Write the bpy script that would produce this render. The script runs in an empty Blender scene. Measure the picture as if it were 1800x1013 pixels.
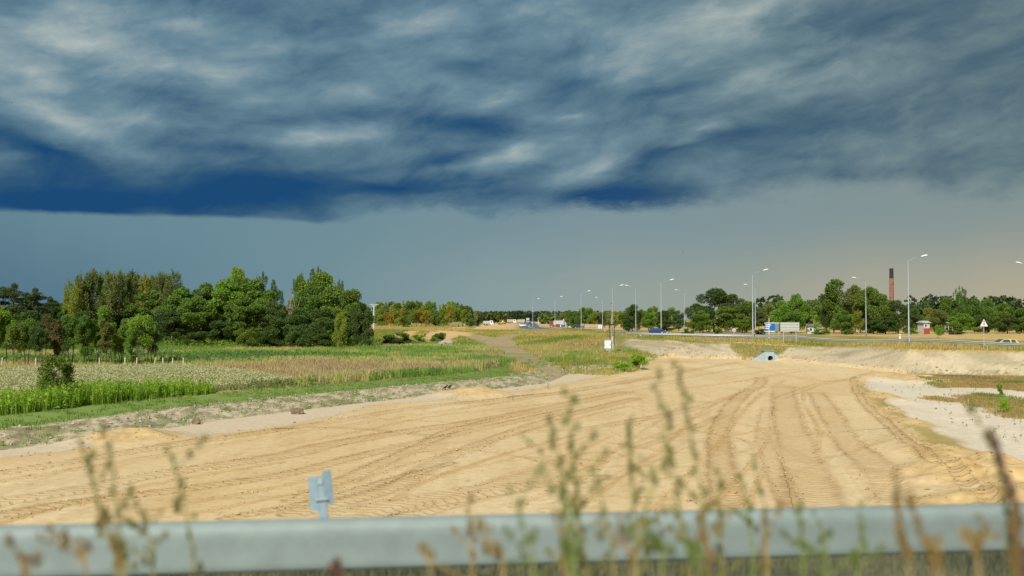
import bpy, math, random
import numpy as np
from mathutils import Vector, Matrix, Euler

random.seed(7)
rng = np.random.default_rng(11)
scene = bpy.context.scene
COL = scene.collection
R = math.radians
CZ = 5.7                 # camera height above the graded sand
F = 1750.0               # focal length in pixels of the 1800 px wide photograph
PITCH = math.atan(54.5 / F)

# ------------------------------------------------------------------ camera
cam_d = bpy.data.cameras.new('camera')
cam = bpy.data.objects.new('camera', cam_d)
COL.objects.link(cam)
cam.location = (0, 0, CZ)
cam.rotation_euler = (R(90) + PITCH, 0, 0)
cam_d.sensor_width = 36
cam_d.lens = 35
cam_d.clip_start = 0.1
cam_d.clip_end = 20000
cam_d.dof.use_dof = True
cam_d.dof.focus_distance = 85
cam_d.dof.aperture_fstop = 1.25
scene.camera = cam

# ------------------------------------------------------------------ light
SUN_EL, SUN_AZ = R(40), R(200)      # azimuth clockwise from +Y (the view direction)
sun_d = bpy.data.lights.new('sun', 'SUN')
sun_d.energy = 4.5
sun_d.angle = R(4.0)
sun_d.color = (1.0, 0.93, 0.82)
sun = bpy.data.objects.new('sun', sun_d)
COL.objects.link(sun)
sdir = Vector((math.sin(SUN_AZ) * math.cos(SUN_EL), math.cos(SUN_AZ) * math.cos(SUN_EL), math.sin(SUN_EL)))
sun.rotation_euler = sdir.to_track_quat('Z', 'Y').to_euler()
sun.location = sdir * 60

scene.view_settings.view_transform = 'Standard'
scene.view_settings.look = 'None'
scene.view_settings.gamma = 1
scene.view_settings.use_curve_mapping = False
scene.view_settings.exposure = 0.4
scene.cycles.max_bounces = 6
scene.cycles.diffuse_bounces = 3
scene.cycles.transparent_max_bounces = 8
scene.cycles.use_denoising = True


# ------------------------------------------------------------------ node helper
class NT:
    def __init__(s, tree):
        s.t = tree
        s.n = tree.nodes
        s.l = tree.links

    def new(s, kind, **kw):
        n = s.n.new(kind)
        for k, v in kw.items():
            setattr(n, k, v)
        return n

    def put(s, sock, v):
        if v is None:
            return
        if isinstance(v, bpy.types.NodeSocket):
            s.l.new(v, sock)
        else:
            sock.default_value = v

    def math(s, op, a, b=None, c=None, clamp=False):
        n = s.new('ShaderNodeMath', operation=op, use_clamp=clamp)
        s.put(n.inputs[0], a)
        s.put(n.inputs[1], b)
        s.put(n.inputs[2], c)
        return n.outputs[0]

    def vmath(s, op, a, b=None):
        n = s.new('ShaderNodeVectorMath', operation=op)
        s.put(n.inputs[0], a)
        s.put(n.inputs[1], b)
        return n.outputs[0]

    def comb(s, x, y, z):
        n = s.new('ShaderNodeCombineXYZ')
        s.put(n.inputs[0], x); s.put(n.inputs[1], y); s.put(n.inputs[2], z)
        return n.outputs[0]

    def sep(s, v):
        n = s.new('ShaderNodeSeparateXYZ')
        s.put(n.inputs[0], v)
        return n.outputs

    def noise(s, vec, scale, detail=4, rough=0.55, dist=0.0):
        n = s.new('ShaderNodeTexNoise')
        s.put(n.inputs['Vector'], vec)
        n.inputs['Scale'].default_value = scale
        n.inputs['Detail'].default_value = detail
        n.inputs['Roughness'].default_value = rough
        n.inputs['Distortion'].default_value = dist
        return n.outputs

    def rng(s, v, a, b, c=0.0, d=1.0, smooth=False):
        n = s.new('ShaderNodeMapRange')
        n.interpolation_type = 'SMOOTHSTEP' if smooth else 'LINEAR'
        s.put(n.inputs[0], v)
        s.put(n.inputs[1], a); s.put(n.inputs[2], b); s.put(n.inputs[3], c); s.put(n.inputs[4], d)
        return n.outputs[0]

    def mix(s, f, a, b, mode='MIX'):
        n = s.new('ShaderNodeMix', data_type='RGBA', blend_type=mode)
        s.put(n.inputs[0], f)
        for sock, v in ((n.inputs[6], a), (n.inputs[7], b)):
            if isinstance(v, tuple) and len(v) == 3:
                v = v + (1,)
            s.put(sock, v)
        return n.outputs[2]

    def ramp(s, f, stops):
        n = s.new('ShaderNodeValToRGB')
        s.put(n.inputs[0], f)
        el = n.color_ramp.elements
        while len(el) < len(stops):
            el.new(0.5)
        for e, (p, c) in zip(el, stops):
            e.position = p
            e.color = c + (1,) if len(c) == 3 else c
        return n.outputs[0]


def lin(r, g, b):
    f = lambda c: c / 12.92 if c <= 0.04045 else ((c + 0.055) / 1.055) ** 2.4
    return (f(r / 255), f(g / 255), f(b / 255))


# ------------------------------------------------------------------ sky: storm cloud deck over a rain curtain
def px_dir(px, py):
    x = (px - 900) / F
    z = (506.5 - py) / F
    c, s_ = math.cos(PITCH), math.sin(PITCH)
    v = Vector((x, c - z * s_, s_ + z * c)).normalized()
    return math.atan2(v.x, v.y), math.asin(v.z)


world = bpy.data.worlds.new('World')
scene.world = world
world.use_nodes = True
w = NT(world.node_tree)
w.n.clear()
w_out = w.new('ShaderNodeOutputWorld')
bg = w.new('ShaderNodeBackground')
w.l.new(bg.outputs[0], w_out.inputs[0])
tc = w.new('ShaderNodeTexCoord').outputs['Generated']
dx, dy, dz = w.sep(tc)
az = w.math('ARCTAN2', dx, dy)
el = w.math('ARCSINE', dz)
# domain warp, on the direction itself so that it has no seam
wv = w.vmath('MULTIPLY', tc, (3.0, 3.0, 9.0))
wn = w.noise(wv, 1.3, 3, 0.5)[1]
wc = w.sep(w.vmath('SUBTRACT', wn, (0.5, 0.5, 0.5)))
wn2 = w.noise(wv, 5.5, 3, 0.55)[1]
wc2 = w.sep(w.vmath('SUBTRACT', wn2, (0.5, 0.5, 0.5)))
u = w.math('ADD', w.math('MULTIPLY_ADD', wc[0], 0.10, az), w.math('MULTIPLY', wc2[0], 0.035))
v = w.math('ADD', w.math('MULTIPLY_ADD', wc[2], 0.035, el), w.math('MULTIPLY', wc2[2], 0.012))
uv = w.comb(u, v, 0.0)
# wisps: (px, py, half width, half height, tilt in degrees, strength)
WISPS = [
    (130, 70, 330, 85, -10, .30), (40, 125, 160, 45, -6, .28), (250, 120, 110, 32, 0, .26), (100, 205, 230, 62, -16, .42),
    (385, 135, 90, 20, 0, .22), (300, 40, 180, 50, -8, .12), (640, 160, 95, 30, 5, .24), (310, 218, 120, 26, -5, .20),
    (560, 238, 140, 32, 10, .34), (900, 262, 150, 34, 14, .44), (1050, 300, 170, 42, 18, .34), (800, 290, 120, 22, 10, .18),
    (1250, 30, 330, 70, 6, .34), (890, 25, 240, 50, 0, .26), (1100, 120, 170, 40, 8, .20), (1230, 235, 200, 22, 18, .24),
    (1310, 150, 260, 45, 15, .16), (880, 175, 90, 26, 28, .16), (1000, 205, 110, 18, 5, .14), (560, 80, 260, 40, 0, .12),
    (1600, 185, 50, 16, 50, .14), (1550, 60, 260, 50, 20, .10), (720, 40, 160, 30, 4, .16), (1650, 240, 200, 30, 5, .07),
    (250, 340, 500, 56, 0, -.42), (60, 352, 260, 44, 0, -.30), (500, 325, 330, 56, -6, -.32), (640, 305, 220, 40, 6, -.14),
    (830, 218, 190, 40, -6, -.36), (600, 200, 220, 24, 0, -.16), (800, 115, 170, 38, 0, -.26), (960, 105, 150, 50, 0, -.18),
    (1095, 338, 200, 34, 2, -.46), (1190, 265, 180, 34, 12, -.32), (1320, 235, 200, 30, 10, -.20), (1130, 170, 200, 36, 10, -.24),
    (1500, 312, 220, 26, 0, -.26), (1480, 210, 260, 50, 12, -.14), (1700, 110, 200, 120, 0, -.14), (60, 262, 180, 36, -14, -.34),
    (60, 88, 120, 26, -20, -.18), (330, 175, 260, 20, -4, -.12), (700, 335, 150, 24, 4, -.28), (420, 262, 260, 30, 0, -.22),
    (280, 300, 760, 130, 0, -.14), (950, 335, 620, 60, 2, -.18), (700, 250, 300, 60, 0, -.10),
    (1000, 150, 150, 30, 6, -.16), (1440, 110, 180, 30, 18, -.12),
]
L = None
for (px, py, sx, sy, tilt, amp) in WISPS:
    cu, cv = px_dir(px, py)
    m = w.new('ShaderNodeMapping', vector_type='TEXTURE')
    w.l.new(uv, m.inputs[0])
    m.inputs['Location'].default_value = (cu, cv, 0)
    m.inputs['Rotation'].default_value = (0, 0, R(tilt))
    m.inputs['Scale'].default_value = (sx / F * 1.15, sy / F * 1.25, 1)
    g = w.new('ShaderNodeTexGradient', gradient_type='QUADRATIC_SPHERE')
    w.l.new(m.outputs[0], g.inputs[0])
    L = w.math('MULTIPLY_ADD', g.outputs['Fac'], amp * 1.25, 0.51 if L is None else L)
# streaky cloud texture, stretched along the horizon and tilted up to the right
tilt = w.math('MULTIPLY_ADD', dx, -0.13, dz)
sv = w.comb(w.math('MULTIPLY', dx, 2.2), w.math('MULTIPLY', dy, 2.2), w.math('MULTIPLY', tilt, 7.0))
f1 = w.noise(sv, 2.4, 8, 0.56, 0.3)[0]
wob = w.vmath('MULTIPLY', w.vmath('SUBTRACT', w.noise(tc, 6.0, 3, 0.5)[1], (0.5, 0.5, 0.5)), (0.10, 0.10, 0.05))
tc2 = w.vmath('ADD', tc, wob)
sx2, sy2, sz2 = w.sep(tc2)
sv2 = w.comb(w.math('MULTIPLY', sx2, 2.0), w.math('MULTIPLY', sy2, 2.0), w.math('MULTIPLY', w.math('MULTIPLY_ADD', sx2, -0.18, sz2), 5.0))
f2 = w.noise(sv2, 5.5, 10, 0.60, 0.15)[0]
f3 = w.noise(sv, 0.9, 3, 0.5, 0.3)[0]
# billows: folded noise gives soft rounded lobes with sharper creases between them
bl = w.math('ABSOLUTE', w.math('SUBTRACT', w.noise(sv2, 3.4, 6, 0.55, 0.1)[0], 0.5))
bl = w.math('SUBTRACT', w.math('MULTIPLY', w.math('POWER', bl, 0.75), 2.6), 0.42)
tex = w.math('MULTIPLY_ADD', w.math('SUBTRACT', f1, 0.5), 0.60, w.math('MULTIPLY', w.math('SUBTRACT', f2, 0.5), 0.95))
tex = w.math('MULTIPLY_ADD', w.math('SUBTRACT', f3, 0.5), 0.3, tex)
tex = w.math('MULTIPLY_ADD', bl, 0.24, tex)
calm = w.rng(L, -0.1, 0.5, 0.42, 1.0)
L = w.math('MULTIPLY_ADD', tex, calm, L)
cloud = w.ramp(L, [(0.0, lin(28, 74, 118)), (0.18, lin(48, 88, 120)), (0.40, lin(84, 116, 136)), (0.6, lin(106, 137, 153)),
                   (0.8, lin(140, 161, 167)), (1.0, lin(178, 189, 184))])
# the right of the storm is greyer and greener
right = w.rng(dx, -0.05, 0.50, 0.0, 1.0, True)
grey = w.ramp(L, [(0.0, lin(60, 84, 104)), (0.35, lin(84, 108, 120)), (0.6, lin(112, 132, 134)), (1.0, lin(160, 172, 165))])
cloud = w.mix(w.math('MULTIPLY', right, 0.85), cloud, grey)
# rain curtain under the deck
cur_low = w.ramp(w.rng(dx, -0.5, 0.5), [(0.0, lin(74, 110, 132)), (0.25, lin(104, 137, 149)), (0.5, lin(138, 158, 158)),
                                        (0.75, lin(160, 163, 148)), (1.0, lin(180, 171, 146))])
cur_high = w.ramp(w.rng(dx, -0.5, 0.5), [(0.0, lin(96, 131, 146)), (0.3, lin(108, 140, 152)), (0.6, lin(124, 147, 154)),
                                         (1.0, lin(134, 148, 146))])
cn = w.noise(w.vmath('MULTIPLY', tc, (6.0, 6.0, 1.2)), 1.5, 4, 0.5)[0]
cv_ = w.math('MULTIPLY_ADD', w.math('SUBTRACT', cn, 0.5), 0.05, el)
curtain = w.mix(w.rng(cv_, 0.015, 0.105, 0, 1, True), cur_low, cur_high)
curtain = w.mix(w.math('MULTIPLY', w.math('SUBTRACT', cn, 0.42), 0.35, clamp=True), curtain, lin(150, 165, 165))
# the ragged lower edge of the deck climbs to the right
e0 = px_dir(300, 376)[1]
edge = w.math('ADD', w.rng(az, R(-11.5), R(-5), 0, 0.010, True), w.rng(az, R(7), R(13), 0, 0.014, True))
edge = w.math('ADD', edge, e0 - 0.003)
soft = w.math('ADD', w.rng(az, R(-12), R(-6), 0.0035, 0.010, True), w.rng(az, R(6), R(14), 0.0, 0.008, True))
en = w.noise(w.vmath('MULTIPLY', tc, (5.0, 5.0, 11.0)), 2.2, 6, 0.6)[0]
eamp = w.rng(az, R(-13), R(-4), 0.012, 0.065, True)
ev = w.math('SUBTRACT', w.math('MULTIPLY_ADD', w.math('SUBTRACT', en, 0.5), eamp, el), edge)
deck = w.rng(w.math('DIVIDE', ev, soft), -0.6, 1.0, 0, 1, True)
sky_c = w.mix(deck, curtain, cloud)
# Nishita daylight showing faintly through the cloud
nish = w.new('ShaderNodeTexSky', sky_type='NISHITA')
nish.sun_disc = False
nish.sun_elevation = SUN_EL
nish.sun_rotation = SUN_AZ
nl = w.vmath('MULTIPLY', nish.outputs[0], (0.07, 0.07, 0.07))
clo = w.vmath('MULTIPLY', sky_c, (0.757, 0.757, 0.757))
thin = w.rng(L, 0.6, 1.2, 0.0, 0.12)
fin = w.mix(w.math('MULTIPLY', thin, deck), clo, nl)
w.l.new(fin, bg.inputs[0])
bg.inputs[1].default_value = 1.0


# ------------------------------------------------------------------ object helpers
def tag(o, label=None, cat=None, group=None, kind=None):
    if label: o['label'] = label
    if cat: o['category'] = cat
    if group: o['group'] = group
    if kind: o['kind'] = kind
    return o


def empty(name, loc=(0, 0, 0), rz=0.0, **kw):
    o = bpy.data.objects.new(name, None)
    COL.objects.link(o)
    o.location = loc
    o.rotation_euler = (0, 0, rz)
    o.empty_display_size = 0.2
    return tag(o, **kw)


def link(name, me, parent=None):
    o = bpy.data.objects.new(name, me)
    COL.objects.link(o)
    if parent is not None:
        o.parent = parent
    return o


def np_mesh(name, verts, faces, mat=None, attrs=None, smooth=False):
    """verts (N,3), faces (M,k) with k = 3 or 4; attrs: name -> (type, domain, array)"""
    me = bpy.data.meshes.new(name)
    verts = np.asarray(verts, np.float32)
    faces = np.asarray(faces, np.int32)
    k = faces.shape[1]
    me.vertices.add(len(verts))
    me.vertices.foreach_set('co', verts.ravel())
    me.loops.add(faces.size)
    me.loops.foreach_set('vertex_index', faces.ravel())
    me.polygons.add(len(faces))
    me.polygons.foreach_set('loop_start', np.arange(0, faces.size, k, dtype=np.int32))
    me.polygons.foreach_set('use_smooth', np.full(len(faces), smooth))
    me.update(calc_edges=True)
    for an, (ty, dom, arr) in (attrs or {}).items():
        a = me.attributes.new(an, ty, dom)
        key = 'color' if ty == 'FLOAT_COLOR' else ('vector' if ty == 'FLOAT_VECTOR' else 'value')
        a.data.foreach_set(key, np.asarray(arr, np.float32).ravel())
    if mat: me.materials.append(mat)
    return me


class MB:
    """collects small shapes, then links them as one mesh object"""
    def __init__(s):
        s.v = []; s.f = []

    def add(s, verts, faces):
        n = len(s.v)
        s.v += [tuple(p) for p in verts]
        s.f += [tuple(i + n for i in f) for f in faces]
        return s

    def box(s, x0, x1, y0, y1, z0, z1, m=None):
        p = [Vector((x, y, z)) for z in (z0, z1) for x, y in ((x0, y0), (x1, y0), (x1, y1), (x0, y1))]
        if m is not None: p = [m @ q for q in p]
        return s.add(p, [(3, 2, 1, 0), (4, 5, 6, 7), (0, 1, 5, 4), (1, 2, 6, 5), (2, 3, 7, 6), (3, 0, 4, 7)])

    def tube(s, pts, rad, n=8, cap=True):
        pts = [Vector(p) for p in pts]
        if not hasattr(rad, '__len__'): rad = [rad] * len(pts)
        vs = []; fs = []
        for i, p in enumerate(pts):
            d = (pts[min(i + 1, len(pts) - 1)] - pts[max(i - 1, 0)]).normalized()
            a = d.cross(Vector((0, 0, 1)))
            if a.length < 0.05: a = d.cross(Vector((1, 0, 0)))
            a.normalize(); b = d.cross(a)
            for k in range(n):
                t = 2 * math.pi * k / n
                vs.append(p + (a * math.cos(t) + b * math.sin(t)) * rad[i])
        for i in range(len(pts) - 1):
            for k in range(n):
                k2 = (k + 1) % n
                fs.append((i * n + k, i * n + k2, (i + 1) * n + k2, (i + 1) * n + k))
        if cap:
            fs.append(tuple(range(n)))
            fs.append(tuple(reversed(range((len(pts) - 1) * n, len(pts) * n))))
        return s.add(vs, fs)

    def prism(s, prof, a, b, axis='y', close=True):
        """profile of (p, q) swept along an axis from a to b"""
        def P(p, q, t):
            return {'x': (t, p, q), 'y': (p, t, q), 'z': (p, q, t)}[axis]
        n = len(prof)
        vs = [P(p, q, a) for p, q in prof] + [P(p, q, b) for p, q in prof]
        fs = [(i, (i + 1) % n, n + (i + 1) % n, n + i) for i in range(n if close else n - 1)]
        if close: fs += [tuple(reversed(range(n))), tuple(range(n, 2 * n))]
        return s.add(vs, fs)

    def mesh(s, name, mat, smooth=False):
        me = bpy.data.meshes.new(name)
        me.from_pydata(s.v, [], s.f)
        bm_fix(me)
        if smooth:
            me.polygons.foreach_set('use_smooth', [True] * len(me.polygons))
        me.materials.append(mat)
        return me

    def build(s, name, mat, parent=None, smooth=False):
        return link(name, s.mesh(name, mat, smooth), parent)


import bmesh
def bm_fix(me):
    b = bmesh.new(); b.from_mesh(me)
    bmesh.ops.recalc_face_normals(b, faces=b.faces)
    b.to_mesh(me); b.free()


def copy_tree(o, parent=None):
    c = o.copy(); COL.objects.link(c); c.parent = parent
    for ch in [x for x in o.children]:
        copy_tree(ch, c)
    return c


# ------------------------------------------------------------------ materials
def material(name, color=(0.5, 0.5, 0.5), rough=0.7, metal=0.0, vary=0.12, vscale=8.0, bump=0.0, bscale=30.0, spec=0.4):
    m = bpy.data.materials.new(name)
    m.use_nodes = True
    t = NT(m.node_tree)
    b = t.n['Principled BSDF']
    b.inputs['Roughness'].default_value = rough
    b.inputs['Metallic'].default_value = metal
    b.inputs['Specular IOR Level'].default_value = spec
    pos = t.new('ShaderNodeTexCoord').outputs['Object']
    n = t.noise(pos, vscale, 5, 0.6)[0]
    dark = tuple(c * (1 - vary * 1.5) for c in color)
    light = tuple(min(1, c * (1 + vary)) for c in color)
    t.l.new(t.mix(t.rng(n, 0.3, 0.7), dark, light), b.inputs['Base Color'])
    if bump:
        bn = t.new('ShaderNodeBump')
        bn.inputs['Strength'].default_value = bump
        bn.inputs['Distance'].default_value = 0.02
        t.l.new(t.noise(pos, bscale, 5, 0.6)[0], bn.inputs['Height'])
        t.l.new(bn.outputs[0], b.inputs['Normal'])
    return m


def leaf_material(name, use_attr=True, trans=0.25, rough=0.6):
    """diffuse + translucent; colour = object colour x per-leaf value, or the vertex colour 'col'"""
    m = bpy.data.materials.new(name)
    m.use_nodes = True
    t = NT(m.node_tree)
    b = t.n['Principled BSDF']; out = t.n['Material Output']
    b.inputs['Roughness'].default_value = rough
    b.inputs['Specular IOR Level'].default_value = 0.25
    if use_attr:
        c = t.new('ShaderNodeAttribute', attribute_name='col').outputs['Color']
    else:
        oi = t.new('ShaderNodeObjectInfo').outputs['Color']
        a = t.new('ShaderNodeAttribute', attribute_name='val').outputs['Fac']
        c = t.mix(1.0, oi, t.comb(a, a, t.math('MULTIPLY', a, 0.9)), 'MULTIPLY')
        tc_ = t.new('ShaderNodeTexCoord').outputs['Object']
        hn = t.noise(tc_, 0.35, 2, 0.5)[0]
        c = t.mix(t.rng(hn, 0.4, 0.7, 0.0, 0.35), c, t.mix(1.0, c, (1.35, 1.05, 0.6), 'MULTIPLY'))
    t.l.new(c, b.inputs['Base Color'])
    tr = t.new('ShaderNodeBsdfTranslucent')
    t.l.new(t.mix(1.0, c, (1.2, 1.3, 0.6), 'MULTIPLY'), tr.inputs[0])
    mx = t.new('ShaderNodeMixShader')
    mx.inputs[0].default_value = trans
    t.l.new(b.outputs[0], mx.inputs[1]); t.l.new(tr.outputs[0], mx.inputs[2])
    t.l.new(mx.outputs[0], out.inputs[0])
    return m


M_leaf = leaf_material('foliage', False, 0.42)
M_grass = leaf_material('grass_blades', True, 0.4)
M_bark = material('bark', (0.10, 0.075, 0.05), 0.9, vary=0.35, vscale=3, bump=0.5, bscale=8)
M_pale_bark = material('pale_bark', (0.33, 0.27, 0.19), 0.85, vary=0.4, vscale=2.5)
M_birch = material('birch_bark', (0.48, 0.44, 0.37), 0.8, vary=0.45, vscale=4)
M_galv = material('galvanised_steel', (0.50, 0.53, 0.53), 0.45, 0.35, vary=0.10, vscale=7, bump=0.08, bscale=60)
M_pole = material('painted_pole', (0.29, 0.33, 0.36), 0.5, 0.1, vary=0.06)
M_white = material('white_enamel', (0.80, 0.80, 0.78), 0.35, vary=0.04)
M_lampglass = material('lamp_glass', (0.25, 0.26, 0.25), 0.15, vary=0.05)
M_conc = material('concrete', (0.42, 0.43, 0.41), 0.85, vary=0.15, vscale=5, bump=0.3)
M_bconc = material('blue_grey_concrete', (0.30, 0.38, 0.41), 0.8, vary=0.12, vscale=3, bump=0.2)
M_black = material('black_rubber', (0.02, 0.02, 0.02), 0.7)
M_glass = material('window_glass', (0.05, 0.07, 0.09), 0.08, vary=0.05, spec=0.8)
M_wood = material('weathered_wood', (0.33, 0.25, 0.15), 0.85, vary=0.3, vscale=6)
M_postwood = material('silvered_wood', (0.52, 0.49, 0.42), 0.85, vary=0.2, vscale=6)
M_brown = material('rust_brown', (0.18, 0.08, 0.04), 0.85, vary=0.3)


# ------------------------------------------------------------------ ground height
def at_depth(px, py, Y):
    """world point seen at that pixel of the photograph at depth Y"""
    c, s_ = math.cos(PITCH), math.sin(PITCH)
    X, Z = (px - 900) / F, (506.5 - py) / F
    d = (X, c - Z * s_, s_ + Z * c)
    k = Y / d[1]
    return Vector((d[0] * k, Y, CZ + d[2] * k))


def on_level(px, py, z=0.0):
    p = at_depth(px, py, 1.0)
    k = (z - CZ) / (p.z - CZ)
    return Vector((p.x * k, k, z))


def pl(pts, z=0.0):
    return np.array([on_level(a, b, z)[:2] for a, b in pts])


_tab = {}
def _hash(ix, iy, seed):
    n = (ix * 374761393 + iy * 668265263 + seed * 974634777) & 0xffffffff
    n = ((n ^ (n >> 13)) * 1274126177) & 0xffffffff
    return ((n ^ (n >> 16)) & 0xffff) / 65535.0


def vnoise(x, y, seed=0):
    ix = np.floor(x).astype(np.int64); iy = np.floor(y).astype(np.int64)
    fx = x - ix; fy = y - iy
    fx = fx * fx * (3 - 2 * fx); fy = fy * fy * (3 - 2 * fy)
    a = _hash(ix, iy, seed); b = _hash(ix + 1, iy, seed)
    c = _hash(ix, iy + 1, seed); d = _hash(ix + 1, iy + 1, seed)
    return (a * (1 - fx) + b * fx) * (1 - fy) + (c * (1 - fx) + d * fx) * fy


def fbm(x, y, seed=0, octv=4, gain=0.5):
    s_ = 0; a = 1; t = 0
    for i in range(octv):
        s_ = s_ + a * vnoise(x * 2 ** i, y * 2 ** i, seed + i * 17); t += a; a *= gain
    return s_ / t


def sstep(a, b, x):
    t = np.clip((x - a) / (b - a), 0, 1)
    return t * t * (3 - 2 * t)


def inside(poly, x, y):
    r = np.zeros(x.shape, bool)
    n = len(poly)
    for i in range(n):
        x0, y0 = poly[i]; x1, y1 = poly[(i + 1) % n]
        if y0 == y1: continue
        c = ((y0 > y) != (y1 > y)) & (x < (x1 - x0) * (y - y0) / (y1 - y0) + x0)
        r ^= c
    return r


def dist(line, x, y, closed=False, along=False):
    """distance to a polyline; with along=True also arc length and signed side"""
    best = np.full(x.shape, 1e9); U = np.zeros(x.shape); S = np.zeros(x.shape)
    n = len(line); acc = 0.0
    for i in range(n if closed else n - 1):
        ax, ay = line[i]; bx, by = line[(i + 1) % n]
        ex, ey = bx - ax, by - ay
        l2 = ex * ex + ey * ey
        if l2 == 0: continue
        t = np.clip(((x - ax) * ex + (y - ay) * ey) / l2, 0, 1)
        qx, qy = x - ax - t * ex, y - ay - t * ey
        d = np.hypot(qx, qy)
        if along:
            k = d < best
            best = np.where(k, d, best); U = np.where(k, acc + t * math.sqrt(l2), U)
            S = np.where(k, np.sign(ex * qy - ey * qx) * d, S)
        else:
            best = np.minimum(best, d)
        acc += math.sqrt(l2)
    return (best, U, S) if along else best


def sdist(poly, x, y):
    d = dist(poly, x, y, True)
    return np.where(inside(poly, x, y), d, -d)


T_EDGE = [(140, 60), (85, 86), (53, 103), (43, 107.7), (41, 129), (36.6, 136), (34, 140), (28.9, 144), (22, 154), (18.5, 169),
          (10, 212), (-6, 238), (-22, 258), (-42, 300), (-62, 420), (-90, 900)]
B_EDGE = [(132, 54), (80, 81), (50.8, 99.3), (41.6, 103.6), (37.8, 119), (35.2, 130), (31.5, 135), (27, 136), (20.1, 141.5),
          (16, 155), (2, 182), (-14, 206), (-32, 228), (-58, 262), (-92, 400), (-130, 900)]
PLATEAU = np.array(T_EDGE + [(-90, 9000), (9000, 9000), (9000, 60)], float)
BANKS = np.array(B_EDGE + [(-130, 9000), (9000, 9000), (9000, 54)], float)
T_EDGE = np.array(T_EDGE, float); B_EDGE = np.array(B_EDGE, float)
ZP = np.array([(120, 75, 2.4), (53, 103, 2.42), (43, 107.7, 2.5), (41, 129, 2.2), (36.5, 136, 2.15), (28.9, 144, 2.4), (22, 154, 2.65), (18.5, 169, 2.65),
               (10, 212, 2.35), (-6, 238, 2.4), (-22, 258, 2.5), (-42, 300, 2.4), (-60, 420, 2.3), (46.5, 117, 2.57), (38.5, 150, 2.5), (27.8, 186, 2.55), (43, 150, 2.55),
               (21.5, 213, 2.45), (17.7, 256, 2.4), (7, 346, 2.3), (70, 131, 2.6), (63, 178, 2.65), (52, 215, 2.6), (44, 253, 2.6),
               (31, 346, 2.4), (90, 100, 2.5), (5, 400, 2.3), (100, 200, 2.6), (150, 300, 2.6), (-50, 500, 2.3), (20, 1200, 2.3),
               (20, 3000, 2.3), (300, 600, 2.5), (200, 80, 2.5)])


def ground_z(x, y, fine=True):
    x = np.asarray(x, float); y = np.asarray(y, float)
    # low ground: graded sand, berm on its left, meadow beyond
    low = 0.22 * sstep(95, 130, y) * sstep(-5, 12, x)
    dl = dist(BERM_LO, x, y)
    left = inside(LEFT_LAND, x, y)
    rise = 0.55 * sstep(0, 1, dl / 3.0)
    rise = rise + 0.30 * sstep(3, 9, dl)
    zl = rise + 0.12 * (fbm(x * 0.05, y * 0.05, 3, 3) - 0.5) * sstep(3, 10, dl)
    zl = zl + 1.7 * sstep(150, 400, y) * sstep(4, 20, dl)
    low = np.where(left, zl, low)
    # plateau by inverse distance
    wsum = 0; zsum = 0
    for (a, b, c) in ZP:
        q = 1.0 / (((x - a) ** 2 + (y - b) ** 2) + 4.0) ** 1.6
        wsum = wsum + q; zsum = zsum + q * c
    zp = zsum / wsum
    zp = zp - 1.0 * np.exp(-((x - 65) / 7.5) ** 2 - ((y - 130) / 7) ** 2)
    inP = inside(PLATEAU, x, y); inB = inside(BANKS, x, y)
    dT = dist(T_EDGE, x, y); dB = dist(B_EDGE, x, y)
    t = dB / (dB + dT + 1e-6)
    z = np.where(inP, zp, np.where(inB, low + (zp - low) * t, low))
    # right hand low patch
    rp = inside(RIGHT_LOW, x, y) & ~inB
    dR = dist(RIGHT_LOW, x, y, True)
    z = np.where(rp, z - 0.18 * sstep(0, 3, dR), z)
    # spoil along the right edge of the sand and other heaps
    for (hx, hy, rx, ry, h) in HEAPS:
        q = np.exp(-(((x - hx) / rx) ** 2 + ((y - hy) / ry) ** 2))
        z = z + h * q * (0.75 + 0.5 * vnoise(x * 1.3, y * 1.3, 9)) * (~inP)
    # sandy embankment of the new carriageway, beyond
    q = sstep(9, 3, np.abs(x - (-9 + (y - 300) * 0.022))) * sstep(290, 330, y)
    z = z + 0.55 * q
    if fine:
        rough = rough_amp(x, y, inP, inB, dl, left)
        z = z + rough * (fbm(x * 1.4, y * 1.1, 21, 4, 0.6) - 0.5)
    return z


def rough_amp(x, y, inP, inB, dl, left):
    r = np.full(x.shape, 0.02)
    r = np.where(left, 0.07 + 0.20 * sstep(0, 1.0, dl) * sstep(4.0, 2.6, dl), r)
    r = np.where(inB & ~inP & (x > 14), 0.13, r)
    r = np.where(inB & ~inP & (x <= 14), 0.12, r)
    r = np.where(inP, 0.06, r)
    rp = inside(RIGHT_LOW, x, y) & ~inB
    r = np.where(rp, 0.07, r)
    for (hx, hy, rx, ry, h) in HEAPS:
        r = r + 0.35 * h * np.exp(-(((x - hx) / rx) ** 2 + ((y - hy) / ry) ** 2))
    return r


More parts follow.
